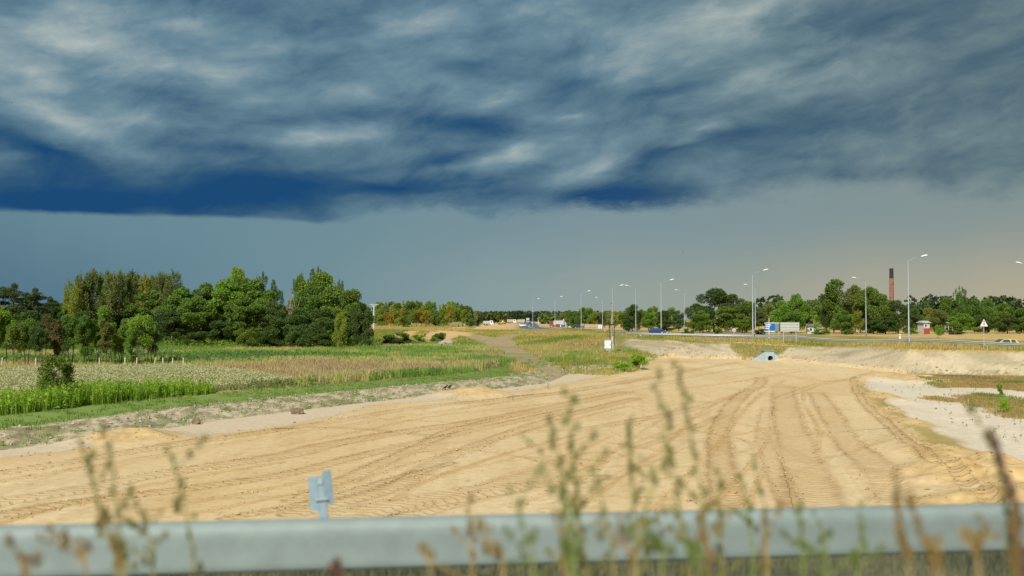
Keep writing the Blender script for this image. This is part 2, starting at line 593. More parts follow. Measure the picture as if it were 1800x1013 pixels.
# outlines on the ground, read off the photograph and laid on the ground plane
BERM_LO = pl([(-900, 930), (-500, 872), (-200, 830), (0, 792), (200, 768), (400, 737), (600, 713), (800, 691), (900, 681), (960, 674), (985, 664),
              (1005, 655), (1060, 654), (1075, 652), (1110, 651), (1150, 634)])
LEFT_LAND = np.array([tuple(p) for p in BERM_LO] + [(40, 160), (60, 9000), (-9000, 9000), (-9000, float(BERM_LO[0][1]))])
RIGHT_LOW = pl([(1500, 668), (1530, 690), (1575, 722), (1640, 760), (1720, 800), (1900, 840), (2600, 1000), (3600, 900), (2700, 700), (1800, 664), (1600, 659)])
SAND = pl([(1150, 632.5), (1250, 630), (1350, 631), (1450, 640), (1540, 648), (1610, 659), (1525, 668), (1515, 680), (1540, 710), (1620, 765), (1700, 830),
           (1800, 880), (2100, 1010), (2600, 1300), (900, 1600), (-3500, 1500), (-900, 950), (-300, 850), (0, 806), (130, 790), (230, 766),
           (300, 775), (450, 757), (600, 730), (660, 712), (780, 703), (830, 692), (900, 690), (1000, 672), (1085, 657), (1130, 650)])
HEAPS = [(on_level(a, b)[0], on_level(a, b)[1], c, d, h) for a, b, c, d, h in
         [(1735, 850, 2.6, 3.0, 0.9), (1660, 800, 1.6, 2.5, 0.35), (1790, 900, 2.5, 2.0, 0.7), (1600, 745, 1.0, 3.0, 0.25), (1545, 700, 1.6, 3.0, 0.45),
          (1560, 664, 2.6, 3.5, 0.5), (1560, 722, 0.7, 2.6, 0.22), (1470, 641, 4.0, 2.0, 0.18), (230, 772, 2.2, 2.2, 0.5), (835, 694, 3.0, 2.2, 0.5),
          (1180, 640, 4.0, 3.0, 0.10), (1640, 668, 3.0, 2.5, 0.3), (1380, 640, 2.0, 2.0, 0.25), (1010, 612, 3, 3, 0.1)]]

# tracks pressed into the sand: points, width in metres, strength, tread (1 = lugged)
TRACKS = [
    ([(1337, 664), (1335, 675), (1301, 697), (1268, 744), (1265, 800), (1280, 900)], 1.0, 1.0, 1),
    ([(1376, 680), (1383, 730), (1400, 786), (1440, 900)], 1.6, .8, 1),
    ([(1434, 690), (1461, 731), (1488, 775), (1530, 813), (1580, 890)], 1.2, .8, 1),
    ([(1350, 715), (1340, 760), (1352, 800), (1390, 890)], .7, .7, 1),
    ([(1412, 690), (1414, 711), (1438, 753), (1436, 797)], .18, 1, 0),
    ([(1030, 884), (1163, 789), (1232, 725), (1300, 690)], .22, 1, 0),
    ([(1140, 904), (1254, 791), (1326, 703), (1380, 668)], .22, 1, 0),
    ([(1071, 756), (1116, 770), (1232, 766), (1248, 757), (1200, 747), (1100, 747), (1071, 756)], .3, .9, 0),
    ([(1071, 778), (1149, 791), (1259, 800), (1318, 790), (1317, 778), (1273, 766), (1180, 752), (1120, 748)], .25, .9, 0),
    ([(1050, 700), (1180, 733), (1260, 741), (1330, 750), (1330, 758), (1273, 768), (1180, 775)], .22, .7, 0),
    ([(940, 880), (1066, 873), (1163, 877), (1300, 893)], .25, .9, 0),
    ([(1240, 900), (1320, 815), (1345, 780), (1348, 760)], .18, .8, 0),
    ([(1310, 900), (1345, 820)], .16, .8, 0),
    ([(500, 754), (611, 737), (750, 715), (972, 692), (1150, 662)], 1.1, .8, 1),
    ([(-60, 838), (0, 832), (222, 796), (500, 754)], 1.1, .9, 1),
    ([(-60, 852), (0, 846), (167, 820), (500, 764), (700, 735), (1000, 690)], .5, .7, 0),
    ([(-60, 895), (0, 884), (139, 862), (278, 834), (500, 801), (569, 784), (722, 757), (861, 737), (1100, 690)], 1.3, .9, 1),
    ([(-60, 915), (0, 907), (111, 887), (333, 859), (500, 834), (640, 800), (780, 768), (1000, 720)], .9, .9, 1),
    ([(0, 920), (139, 884), (278, 850), (500, 812)], .35, .9, 0),
    ([(500, 784), (639, 757), (778, 730), (1000, 705), (1200, 672)], .45, .8, 0),
    ([(517, 904), (667, 865), (731, 834), (806, 796), (972, 737), (1120, 700)], .9, .9, 1),
    ([(520, 880), (589, 851), (731, 787), (800, 755), (900, 730)], .8, .8, 1),
    ([(630, 850), (667, 832), (806, 792), (950, 752), (1100, 715)], .3, 1, 0),
    ([(690, 880), (750, 846), (847, 812), (917, 790), (1010, 765)], .3, 1, 0),
    ([(600, 915), (694, 890), (861, 862), (950, 835), (1060, 800)], 1.8, .8, 1),
    ([(680, 920), (800, 880), (900, 858), (1050, 840)], 1.2, .8, 1),
    ([(250, 901), (500, 854), (640, 820)], .35, .9, 0),
    ([(330, 906), (500, 872), (620, 845)], .3, .9, 0),
    ([(400, 912), (560, 880), (700, 840), (790, 815)], .5, .8, 1),
    ([(760, 700), (900, 712), (1100, 716), (1250, 706)], .2, .6, 0),
    ([(880, 800), (1000, 812), (1060, 828)], .2, .7, 0),
    ([(860, 760), (1000, 756), (1100, 742), (1230, 716), (1340, 680)], .8, .55, 1),
    ([(900, 700), (1050, 682), (1200, 655), (1300, 640)], .9, .6, 1),
    ([(1000, 700), (1150, 675), (1300, 650), (1420, 646)], .6, .6, 0),
    ([(1150, 690), (1290, 672), (1400, 655), (1500, 652)], .5, .6, 0),
    ([(1370, 700), (1440, 676), (1510, 664), (1540, 655)], .8, .6, 1),
    ([(1500, 665), (1506, 690), (1530, 720), (1600, 780), (1700, 870), (1740, 905)], .55, 1.0, 1),
    ([(1516, 672), (1520, 692), (1550, 722), (1620, 778), (1730, 870)], .25, 1.0, 0),
    ([(640, 735), (760, 741), (880, 744), (1000, 742)], .2, .7, 0),
    ([(850, 850), (1000, 800), (1090, 760), (1140, 735)], .25, .8, 0),
    ([(900, 892), (1000, 850), (1060, 815), (1120, 790)], .3, .7, 0),
    ([(1290, 662), (1370, 652), (1480, 650)], .3, .7, 0),
    ([(960, 680), (1080, 668), (1200, 646)], .35, .7, 0),
    ([(700, 800), (800, 790), (900, 800), (960, 815)], .18, .7, 0),
]
random.seed(5)
for _i in range(34):
    _x, _y = random.uniform(250, 1550), random.uniform(650, 880)
    _a = random.uniform(-.30, .10) if _x < 1050 else random.uniform(-.9, .2)
    _l = random.uniform(120, 380) * (_y - 560) / 300
    _c = random.uniform(-.12, .12)
    TRACKS.append(([(_x + _l * q, _y + _l * (_a * q + _c * q * q) * (_y - 560) / 300) for q in (-.5, -.2, .1, .5)], random.choice([.12, .16, .22, .5]), random.uniform(.3, .65), random.choice([0, 0, 1])))
SCRAPES = [([(1521, 756), (1523, 764), (1500, 780), (1466, 808), (1480, 828), (1521, 885)], .2), ([(1095, 790), (1070, 820), (1060, 835)], .25)]


def smooth_line(pts, n=10):
    out = []
    P = [np.array(p, float) for p in pts]
    P = [2 * P[0] - P[1]] + P + [2 * P[-1] - P[-2]]
    for i in range(1, len(P) - 2):
        for k in range(n):
            t = k / n
            a, b, c, d = P[i - 1], P[i], P[i + 1], P[i + 2]
            out.append(0.5 * ((2 * b) + (-a + c) * t + (2 * a - 5 * b + 4 * c - d) * t * t + (-a + 3 * b - 3 * c + d) * t ** 3))
    out.append(P[-2])
    return np.array(out)


# ------------------------------------------------------------------ ground sheet: rows thin out with distance
rows = np.concatenate([np.linspace(13.0, 28, 14, endpoint=False), 1 / np.linspace(1 / 28.0, 1 / 98.0, 300, endpoint=False), np.linspace(98, 165, 185, endpoint=False),
                       1 / np.linspace(1 / 165.0, 1 / 700.0, 130, endpoint=False), np.geomspace(700, 9000, 22)])
cols = np.concatenate([[-8, -4, -2.2, -1.4, -1.0, -0.8, -0.68], np.linspace(-0.60, 0.60, 780), [0.68, 0.8, 1.0, 1.4, 2.2, 4, 8]])
gx = rows[:, None] * cols[None, :]
gy = np.repeat(rows[:, None], len(cols), 1)
nr, nc = gx.shape
X = gx.ravel(); Y = gy.ravel()
inP = inside(PLATEAU, X, Y); inB = inside(BANKS, X, Y)
left = inside(LEFT_LAND, X, Y); dl = dist(BERM_LO, X, Y)
Z = ground_z(X, Y)
n1 = fbm(X * 0.35, Y * 0.22, 1, 5, 0.6); n2 = fbm(X * 0.06, Y * 0.045, 2, 4); n3 = fbm(X * 2.0, Y * 1.2, 4, 3, 0.6)
nw = (fbm(X * 0.5, Y * 0.3, 5, 4, 0.6) - 0.5)


def C(r, g, b):
    return np.array([r, g, b])


def lay(col, mask, c):
    mask = np.clip(mask, 0, 1)[:, None]
    return col * (1 - mask) + np.asarray(c) * mask


def soft_in(poly, wid, wob=0.0):
    return sstep(-wid, wid, sdist(poly, X, Y) + wob * nw * 2)


G_SAND = C(.58, .445, .248); G_DARKSAND = C(.40, .27, .11); G_PALE = C(.43, .365, .245); G_GREY = C(.44, .38, .26)
G_WHITE = C(.60, .525, .40); G_GREEN = C(.17, .24, .06); G_TAN = C(.36, .27, .11); G_OLIVE = C(.19, .18, .06); G_BROWN = C(.29, .235, .13)
col = np.zeros((len(X), 3)) + G_TAN
col = lay(col, sstep(.42, .62, n2), G_OLIVE)
col = lay(col, sstep(.5, .75, n1) * .5, C(.30, .21, .12))
grassy = np.ones(len(X))                 # where the fine material is turf, not sand
# left land bands by distance from the foot of the berm
bm_ = left & (Y < 160)
a = np.where(bm_, 1.0, 0.0)
col = lay(col, a * sstep(8.2, 6.8, dl + nw * 1.5), G_GREEN)
col = lay(col, a * sstep(3.9, 3.0, dl + nw * 2.5), G_GREY)
col = lay(col, a * sstep(4.0, 3.3, dl) * sstep(.50, .60, n3) * .75, C(.17, .18, .07))
col = lay(col, a * sstep(3.6, 3.0, dl) * sstep(.55, .65, vnoise(X * 3.1, Y * 2.0, 77)) * .5, C(.20, .16, .10))
grassy = np.where(bm_ & (dl < 3.5), 0.2, grassy)
# dirt track and trampled ground in the middle
DIRT = [(pl([(1040, 668), (990, 655), (945, 645), (915, 633), (905, 622), (890, 612), (880, 604)], .5), 2.3),
        (pl([(905, 622), (960, 622), (1040, 625), (1100, 622)], .5), 1.6), (pl([(880, 604), (850, 597), (800, 592), (765, 588), (742, 584)], 1.4), 2.6),
        (pl([(880, 604), (905, 600), (960, 601)], .8), 2.2), (pl([(730, 592), (690, 600), (650, 606)], 1.0), 2.0)]
for ln, wd in DIRT:
    d = dist(smooth_line(ln, 6), X, Y)
    mk = sstep(wd * 1.5, wd * .5, d + nw * 4) * (~inP) * (.45 + .55 * sstep(.35, .55, n1))
    col = lay(col, mk, G_BROWN * (0.85 + .5 * n3[:, None])); grassy = grassy * (1 - mk)
# plateau: verges, tan field, roads
col = np.where(inP[:, None], G_TAN * 1.05, col)
col = lay(col, inP * sstep(.35, .6, n1), G_OLIVE * C(1.35, 1.1, .8))
FIELD = np.array([(60, 190), (48, 225), (25, 380), (10, 500), (60, 620), (400, 620), (400, 150), (110, 120), (76, 140)], float)
col = lay(col, inP * soft_in(FIELD, 3, 2), C(.50, .35, .15))
FIELD2 = pl([(662, 590), (664, 578), (760, 575), (765, 584), (740, 590)], 1.9)
col = lay(col, soft_in(FIELD2, 4, 4), C(.50, .35, .14))
# bare cut bank
bank = inB & ~inP
t_b = dist(B_EDGE, X, Y) / (dist(B_EDGE, X, Y) + dist(T_EDGE, X, Y) + 1e-6)
bare = bank * sstep(17.5, 19.5, X + nw * 3) * sstep(0.93, 0.86, t_b + nw * .12)
col = lay(col, bare, G_PALE * (0.86 + .3 * n1[:, None]))
streak = vnoise((X + Y * .35) * .9, Y * .08, 31) * sstep(.2, .5, t_b)
rill = vnoise((X + Y * .55) * 1.6, Y * .12 + X * .1, 33)
col = lay(col, bare * sstep(.60, .82, streak + nw * .5) * .55, C(.25, .22, .12))
col = lay(col, bare * sstep(.70, .88, rill + nw * .6) * .5 * sstep(.15, .4, t_b), C(.22, .18, .11))
col = lay(col, bare * sstep(.35, .1, t_b + nw * .5) * sstep(.45, .6, n3) * .7, C(.26, .22, .13))
NOTCH = np.array([(31.2, 133), (34.5, 131.5), (37.2, 134), (41, 131), (43, 136), (33, 143), (31, 141)], float)
nm = soft_in(NOTCH, .6, 1.2) * bank
col = lay(col, nm, G_OLIVE)
grassy = grassy * (1 - bare * (1 - nm))
col = lay(col, inP * sstep(.55, .8, n1) * .6, C(.17, .19, .05))
# right hand pale salt-like patch with turf islands
rlow = inside(RIGHT_LOW, X, Y) & ~inB
dR = dist(RIGHT_LOW, X, Y, True)
rm = rlow * sstep(-.6, .6, dR + nw * 2.0)
col = lay(col, rm, G_WHITE * (0.88 + .24 * n1[:, None])); grassy = grassy * (1 - rm)
TURF = [pl([(1605, 663), (1700, 664), (1800, 664), (2000, 668), (2000, 690), (1800, 686), (1740, 680), (1660, 680), (1630, 674)], -.1),
        pl([(1680, 696), (1720, 690), (1760, 692), (1800, 700), (2100, 740), (2100, 790), (1800, 735), (1765, 732), (1740, 716), (1700, 711)], -.1),
        pl([(1612, 699), (1640, 695), (1700, 702), (1690, 708), (1640, 702)], -.1)]
for tp in TURF:
    mk = rlow * soft_in(tp, .5, 1.2)
    col = lay(col, mk, C(.26, .20, .08)); grassy = np.maximum(grassy, mk)
WET = pl([(1640, 659), (1700, 660), (1780, 664), (1780, 667), (1700, 666), (1640, 662)])
col = lay(col, soft_in(WET, .25, .5) * .85, C(.13, .09, .05))
# graded sand
sd = sdist(SAND, X, Y)
sm = sstep(-.5, .5, sd + nw * 1.6) * (1 - bank * sstep(.08, .22, t_b + nw * .15))
sandc = G_SAND * (0.93 + .14 * n1[:, None]) * (0.96 + 0.08 * n3[:, None])
pal = sstep(.50, .66, fbm(X * .22, Y * .07, 43, 4, .6))
sandc = sandc * (1 - .30 * pal[:, None]) + C(.64, .53, .34) * .30 * pal[:, None]
orange = sstep(.50, .72, fbm(X * .10, Y * .05, 40, 4))
sandc = sandc * (1 - .30 * orange[:, None]) + C(.50, .35, .16) * .30 * orange[:, None]
col = col * (1 - sm[:, None]) + sandc * sm[:, None]
grassy = grassy * (1 - sm)
spk = (vnoise(X * 7, Y * 2.6, 88) > .90) * sm * (.25 + .5 * (n1 > .5))
col = lay(col, spk * .5, C(.27, .18, .08))
brm = sstep(.55, .75, fbm(X * .9, Y * .16, 41, 4, .6)) * sm
col = lay(col, brm * .35, C(.45, .31, .14))
rim = sm * sstep(2.6, 0.4, sd) * (X < 45)
col = lay(col, rim * (left | (dl < 6)) * .75 * sstep(.35, .6, n1), C(.50, .355, .17))
pale = (~left) * (1 - sm) * (dl < 14) * (X < 20) * (Y < 130)
col = lay(col, pale, C(.53, .44, .31)); grassy = grassy * (1 - pale)
for (hx, hy, rx, ry, h) in HEAPS[:12]:
    q = np.exp(-(((X - hx) / rx) ** 2 + ((Y - hy) / ry) ** 2)) * (~inP)
    mk = sstep(.25, .5, q + nw * .5) * (~bank | (t_b < .25))
    col = lay(col, mk, C(.51, .37, .18) * (0.85 + .3 * n3[:, None])); grassy = grassy * (1 - mk)
# new sandy carriageway beyond, left of the finished road
NEWBED = pl([(728, 587), (768, 579), (800, 573), (850, 569.5), (905, 565), (916, 564.5), (912, 570), (905, 579), (860, 581), (800, 585), (765, 590)], 2.75)
mk = soft_in(NEWBED, 2.5, 4)
col = lay(col, mk, C(.55, .38, .19) * (0.85 + .3 * n1[:, None])); grassy = grassy * (1 - mk)
WORKS = np.array([(24, 330), (12, 520), (30, 1400), (60, 1400), (60, 700), (44, 420), (36, 330)], float)
mk = soft_in(WORKS, 3, 6)
col = lay(col, mk, C(.52, .37, .20) * (0.85 + .3 * n1[:, None])); grassy = grassy * (1 - mk)

tread = np.zeros(len(X)); tu = np.zeros(len(X)); tv = np.zeros(len(X)); dz_ = np.zeros(len(X))
near = (Y < 165) & (np.abs(X / Y) < .62) & (sm > .3)
ids = np.nonzero(near)[0]
for ti, (pts, wd, st, lug) in enumerate(TRACKS):
    if pts[-1][1] > 865 and pts[-1][1] > pts[-2][1]:
        (xa, ya), (xb, yb) = pts[-2:]
        q_ = 110 / max(20, yb - ya)
        pts = pts + [(xb + (xb - xa) * q_ * .8, yb + 110)]
    ln = smooth_line(pl(pts), 8)
    wd = max(wd, .24)
    m_ = 3.0
    k = ids[(X[ids] > ln[:, 0].min() - m_) & (X[ids] < ln[:, 0].max() + m_) & (Y[ids] > ln[:, 1].min() - m_) & (Y[ids] < ln[:, 1].max() + m_)]
    if not len(k): continue
    d, U, S = dist(ln, X[k], Y[k], along=True)
    wob = 1 + .5 * nw[k]
    h = wd / 2 * wob
    core = sstep(h * 1.15, h * .8, d)
    edgel = np.exp(-((d - h) / (.10 + .06 * wd)) ** 2)
    brk = .55 + .45 * sstep(.35, .6, vnoise(U * 1.7, U * 0 + ti, 50 + ti))
    fade = .35 + .65 * sstep(.25, .6, fbm(X[k] * .15, Y[k] * .12, 60 + ti, 3))
    amt = core * st * fade * (1.35 if wd < .5 else .62)
    amt = np.clip(amt, 0, 1.6)
    col[k] = col[k] * (1 - (amt * .46)[:, None]) + (G_DARKSAND * C(1.15, 1.12, 1.1)) * (amt * .46)[:, None]
    e2 = edgel * brk * st * fade * (.62 if wd >= .5 else .15)
    col[k] = col[k] * (1 - e2[:, None]) + C(.30, .19, .08) * e2[:, None]
    dz_[k] += (-.028 * core + .026 * edgel * brk) * st * min(1.0, .4 + wd)
    if lug:
        up = core * st > tread[k]
        kk = k[up]
        tread[kk] = (core * st)[up]; tu[kk] = U[up]; tv[kk] = S[up]
for pts, wd in SCRAPES:
    ln = smooth_line(pl(pts), 8)
    d = dist(ln, X[ids], Y[ids])
    q = sstep(wd * .7, wd * .3, d)
    col[ids] = col[ids] * (1 - q[:, None] * .35) + C(.62, .50, .32) * (q * .35)[:, None]
    dz_[ids] += .02 * q
Z = Z + dz_
Z = np.where(Y < 13.5, np.minimum(Z, -.05), Z)

V = np.stack([X, Y, Z], 1)
idx = np.arange(nr * nc).reshape(nr, nc)
Fq = np.stack([idx[:-1, :-1], idx[:-1, 1:], idx[1:, 1:], idx[1:, :-1]], -1).reshape(-1, 4)
fc = Fq[:, 0]

M_ground = bpy.data.materials.new('ground_soil')
M_ground.use_nodes = True
t = NT(M_ground.node_tree)
b = t.n['Principled BSDF']
b.inputs['Roughness'].default_value = 0.95
b.inputs['Specular IOR Level'].default_value = 0.12
vc = t.new('ShaderNodeAttribute', attribute_name='col').outputs['Color']
gr = t.new('ShaderNodeAttribute', attribute_name='turf').outputs['Fac']
tr_ = t.sep(t.new('ShaderNodeAttribute', attribute_name='tread').outputs['Vector'])
pos = t.new('ShaderNodeTexCoord').outputs['Object']
na = t.noise(pos, 3.0, 6, 0.65)[0]
nb = t.noise(pos, 0.6, 5, 0.6)[0]
flat = t.vmath('MULTIPLY', pos, (0.5, 1.8, 1.0))
nc_ = t.noise(flat, 1.6, 5, 0.6)[0]
c1 = t.mix(t.rng(na, .3, .7, 0, 1), t.mix(1.0, vc, (.86, .85, .82), 'MULTIPLY'), t.mix(1.0, vc, (1.1, 1.1, 1.12), 'MULTIPLY'))
c2 = t.mix(t.math('MULTIPLY', t.rng(nc_, .52, .66, 0, .35), t.math('SUBTRACT', 1.0, gr)), c1, t.mix(1.0, c1, (.82, .76, .66), 'MULTIPLY'))
c3 = t.mix(t.math('MULTIPLY', t.rng(nb, .45, .65), t.math('MULTIPLY', gr, .5)), c2, t.mix(1.0, c2, (.75, .95, .6), 'MULTIPLY'))
# lugs: chevrons across each pressed track
jit = t.math('MULTIPLY', t.noise(pos, 2.3, 3)[0], 0.5)
ph = t.math('ADD', t.math('MULTIPLY_ADD', t.math('ABSOLUTE', tr_[1]), 0.5, tr_[0]), jit)
saw = t.math('SINE', t.math('MULTIPLY', ph, 2 * math.pi / 0.42))
lug = t.math('MULTIPLY', t.rng(saw, .1, .8, 0, 1, True), tr_[2])
c4 = t.mix(t.math('MULTIPLY', t.math('MULTIPLY', lug, t.rng(na, .35, .6)), .55), c3, t.mix(1.0, c3, (.58, .48, .36), 'MULTIPLY'))
t.l.new(c4, b.inputs['Base Color'])
bp = t.new('ShaderNodeBump')
bp.inputs['Strength'].default_value = 0.7
bp.inputs['Distance'].default_value = 0.05
hgt = t.math('ADD', t.math('MULTIPLY', na, .6), t.math('MULTIPLY', nc_, .5))
t.l.new(t.math('MULTIPLY_ADD', lug, -.6, hgt), bp.inputs['Height'])
t.l.new(bp.outputs[0], b.inputs['Normal'])

att_col = np.concatenate([np.clip(col, 0, 1), np.ones((len(X), 1))], 1)
att_tr = np.stack([tu, tv, tread], 1)


def region(name, mask, mat=None):
    f = Fq[mask]
    used, inv = np.unique(f, return_inverse=True)
    me = np_mesh(name, V[used], inv.reshape(-1, 4), mat or M_ground,
                 {'col': ('FLOAT_COLOR', 'POINT', att_col[used]), 'turf': ('FLOAT', 'POINT', grassy[used]),
                  'tread': ('FLOAT_VECTOR', 'POINT', att_tr[used])}, True)
    return tag(link(name, me), kind='structure')


cxf = X[Fq].mean(1); cyf = Y[Fq].mean(1)
sandf = (sm[fc] > .5)
bankf = (bare[fc] > .5) & ~sandf
bermf = left[fc] & (dl[fc] < 3.5) & (Y[fc] < 140) & ~sandf
patchf = (rm[fc] > .5) & ~sandf & ~bankf
region('sand_roadbed', sandf)
region('dirt_bank', bankf)
region('dirt_berm', bermf)
region('pale_ground', patchf)
region('ground', ~(sandf | bankf | bermf | patchf))


def gz(x, y):
    return float(ground_z(np.array([x]), np.array([y]), False)[0])


_ys = 1 / np.linspace(1 / 15.0, 1 / 3000.0, 6000)


def gp(px, py):
    """ground point under a pixel of the photograph"""
    p = at_depth(px, py, 1.0)
    xs = p.x * _ys; zs = CZ + (p.z - CZ) * _ys
    if not hasattr(gp, 'c'): gp.c = {}
    g = ground_z(xs, _ys, False)
    k = np.nonzero(zs <= g)[0]
    if not len(k): return Vector((xs[-1], _ys[-1], g[-1]))
    k = k[0]
    return Vector((xs[k], _ys[k], g[k]))


def gd(px, Y_):
    """ground point at that column of the photograph and depth Y_"""
    x = (px - 900) / F * Y_
    return Vector((x, Y_, gz(x, Y_)))


# embankment the photograph is taken from, with the road on it
e = []
prof = [(-60, 3.8), (3.0, 3.8), (8.6, 3.77), (9.3, 3.55), (14.2, .10), (15.9, -.25)]
xs = np.linspace(-140, 140, 141)
ex, ey = np.meshgrid(xs, [p[0] for p in prof]); ez = np.repeat(np.array([p[1] for p in prof])[:, None], len(xs), 1)
ez = ez + .08 * (fbm(ex * .7, ey * .7, 77, 3) - .5) * (ey > 3.5)
ne = ex.shape
ii = np.arange(ex.size).reshape(ne)
fe = np.stack([ii[:-1, :-1], ii[:-1, 1:], ii[1:, 1:], ii[1:, :-1]], -1).reshape(-1, 4)
M_verge = material('verge_soil', (.13, .135, .085), .95, vary=.4, vscale=2, bump=.8, bscale=12)
tag(link('embankment', np_mesh('embankment', np.stack([ex, ey, ez], -1).reshape(-1, 3), fe, M_verge, None, True)), kind='structure')
M_asph = material('asphalt', (.055, .057, .06), .9, vary=.2, vscale=3, bump=.3, bscale=80)
M_farasph = material('worn_asphalt', (.11, .125, .14), .8, vary=.12, vscale=.6)
tag(MB().box(-140, 140, -6.5, 1.2, 3.79, 3.815).build('asphalt_road', M_asph), kind='structure')


# ------------------------------------------------------------------ ground cover
def in_view(x, y, m=.56):
    return (np.abs(x) < m * y + 3)


def scatter_pts(x0, x1, y0, y1, dens, keep):
    """random ground points; dens per square metre, thinned by keep(x, y) in 0..1"""
    n = int((x1 - x0) * (y1 - y0) * dens)
    x = rng.uniform(x0, x1, n); y = rng.uniform(y0, y1, n)
    k = in_view(x, y); x = x[k]; y = y[k]
    k = rng.random(len(x)) < keep(x, y)
    x = x[k]; y = y[k]
    return x, y, ground_z(x, y, False)


def tufts(name, x, y, z, K, h, w_, spread, colf, lean=.35, label=None, cat='grass', mat=None):
    n = len(x); N = n * K
    hx = np.repeat(x, K) + rng.normal(0, 1, N) * spread
    hy = np.repeat(y, K) + rng.normal(0, 1, N) * spread
    hz = np.repeat(z, K)
    hh = np.repeat(h * np.ones(n), K) * rng.uniform(.55, 1.15, N)
    a = rng.uniform(0, 2 * np.pi, N)
    ww = np.repeat(w_ * np.ones(n), K) * rng.uniform(.6, 1.2, N)
    la = rng.uniform(0, 2 * np.pi, N); ll = rng.uniform(0, lean, N) * hh
    bx, by = np.cos(a) * ww, np.sin(a) * ww
    tx, ty = hx + np.cos(la) * ll, hy + np.sin(la) * ll
    Vv = np.empty((N, 3, 3))
    Vv[:, 0] = np.stack([hx - bx, hy - by, hz - .03], 1)
    Vv[:, 1] = np.stack([hx + bx, hy + by, hz - .03], 1)
    Vv[:, 2] = np.stack([tx, ty, hz + hh], 1)
    c = colf(hx, hy)
    c = c * rng.uniform(.75, 1.25, (N, 1))
    cc = np.repeat(c[:, None], 3, 1)
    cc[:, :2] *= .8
    cc = np.concatenate([np.clip(cc, 0, 1), np.ones((N, 3, 1))], 2).reshape(-1, 4)
    me = np_mesh(name, Vv.reshape(-1, 3), np.arange(N * 3).reshape(-1, 3), mat or M_grass, {'col': ('FLOAT_COLOR', 'POINT', cc)})
    return tag(link(name, me), label, cat, kind='stuff')


def quads(name, P, size, colr, mat, up=0.0, parent=None, aspect=1.0, attr='col'):
    """leaf-sized faces at points P, turned at random; up biases them to lie flat"""
    N = len(P)
    nrm = rng.normal(0, 1, (N, 3)); nrm[:, 2] += up * np.sign(nrm[:, 2] + .3) + up
    nrm /= np.linalg.norm(nrm, axis=1)[:, None]
    a = np.cross(nrm, rng.normal(0, 1, (N, 3))); a /= np.linalg.norm(a, axis=1)[:, None] + 1e-9
    b_ = np.cross(nrm, a)
    s_ = (size * np.ones(N) * rng.uniform(.6, 1.3, N) / 2)[:, None]
    a = a * s_; b_ = b_ * s_ * aspect
    Vv = np.stack([P - a, P - b_ * .9, P + a * 1.1, P + b_], 1)
    fv = np.arange(N * 4).reshape(-1, 4)
    if attr == 'col':
        at = {'col': ('FLOAT_COLOR', 'FACE', np.concatenate([np.clip(colr, 0, 1), np.ones((N, 1))], 1))}
    else:
        at = {'val': ('FLOAT', 'FACE', colr)}
    return np_mesh(name, Vv.reshape(-1, 3), fv, mat, at)


def mixc(stops, t):
    t = np.clip(t, 0, 1) * (len(stops) - 1)
    i = np.minimum(t.astype(int), len(stops) - 2)
    f = (t - i)[:, None]
    S_ = np.array(stops, float)
    return S_[i] * (1 - f) + S_[i + 1] * f


FLOWERS = pl([(-500, 655), (0, 652), (330, 646), (440, 657), (570, 682), (560, 694), (370, 702), (250, 722), (0, 735), (-500, 800)], 1.0)


def dirt_mask(x, y):
    m_ = np.zeros(len(x))
    for ln, wd in DIRT:
        m_ = np.maximum(m_, sstep(wd * 1.1, wd * .8, dist(smooth_line(ln, 6), x, y)))
    return m_


def keep_meadow(x, y):
    d = dist(BERM_LO, x, y)
    ok = inside(LEFT_LAND, x, y) & (d > 7.2) & ~inside(FLOWERS, x, y) & ~inside(BANKS, x, y)
    ok &= ~((d < 9.5) & (x < -.32 * y))
    return ok * (1 - dirt_mask(x, y)) * np.clip(80 / y, .25, 1)


def col_meadow(x, y):
    a = fbm(x * .05, y * .10, 90, 4)
    g = fbm(x * .25, y * .16, 95, 3)
    d = dist(BERM_LO, x, y)
    t_ = (a - .5) * 2.2 + .45
    t_ = t_ + .45 * sstep(125, 165, y) * sstep(5, -25, x)
    t_ = t_ + .45 * sstep(13, 8, d) * sstep(.35, .65, g) + (g - .5) * 1.3
    t_ = t_ + .5 * np.exp(-((y - 122) / 9) ** 2) * sstep(-30, -40, x)
    c = mixc([(.46, .34, .21), (.54, .45, .23), (.48, .45, .18), (.36, .41, .11), (.22, .33, .07), (.18, .32, .06)], t_)
    return c


x, y, z = scatter_pts(-100, 40, 50, 240, 3.2, keep_meadow)
d_ = dist(BERM_LO, x, y)
hh = .30 + .35 * fbm(x * .2, y * .1, 99, 3) + .30 * sstep(12, 8, d_)
tufts('meadow_grass', x, y, z, 9, hh, .022 + y * .00022, .22, col_meadow, label='long meadow grass, tan and green, left of the graded sand')
print('meadow', len(x))


def keep_hill(x, y):
    P_ = inside(PLATEAU, x, y); B_ = inside(BANKS, x, y)
    slope = B_ & ~P_ & (x < 17) & ~inside(NEWBED, x, y)
    notch = inside(NOTCH, x, y)
    dT_ = dist(T_EDGE, x, y)
    verge = P_ & (dT_ < 10) & (y < 185)
    lawn = P_ & (y < 330) & (x < 22) & (y > 150)
    P_ = P_ & ~inside(NEWBED, x, y)
    far = P_ & (y < 420) & (x < 20) & (x < (y - 100) * .12)
    mid = inside(MID_TURF, x, y)
    mid2 = ~P_ & ~B_ & (y > 95) & (y < 170) & (x > 0) & inside(LEFT_LAND, x, y)
    clear = (y > 280) & (x > -12) & (x < 16)
    return (~clear) * ((slope | notch | verge | lawn | far | mid | mid2) * (1 - dirt_mask(x, y))) * np.clip(130 / y, .3, 1)


MID_TURF = pl([(950, 634), (1000, 628), (1060, 630), (1120, 632), (1125, 645), (1070, 652), (1000, 650), (965, 642)], .5)


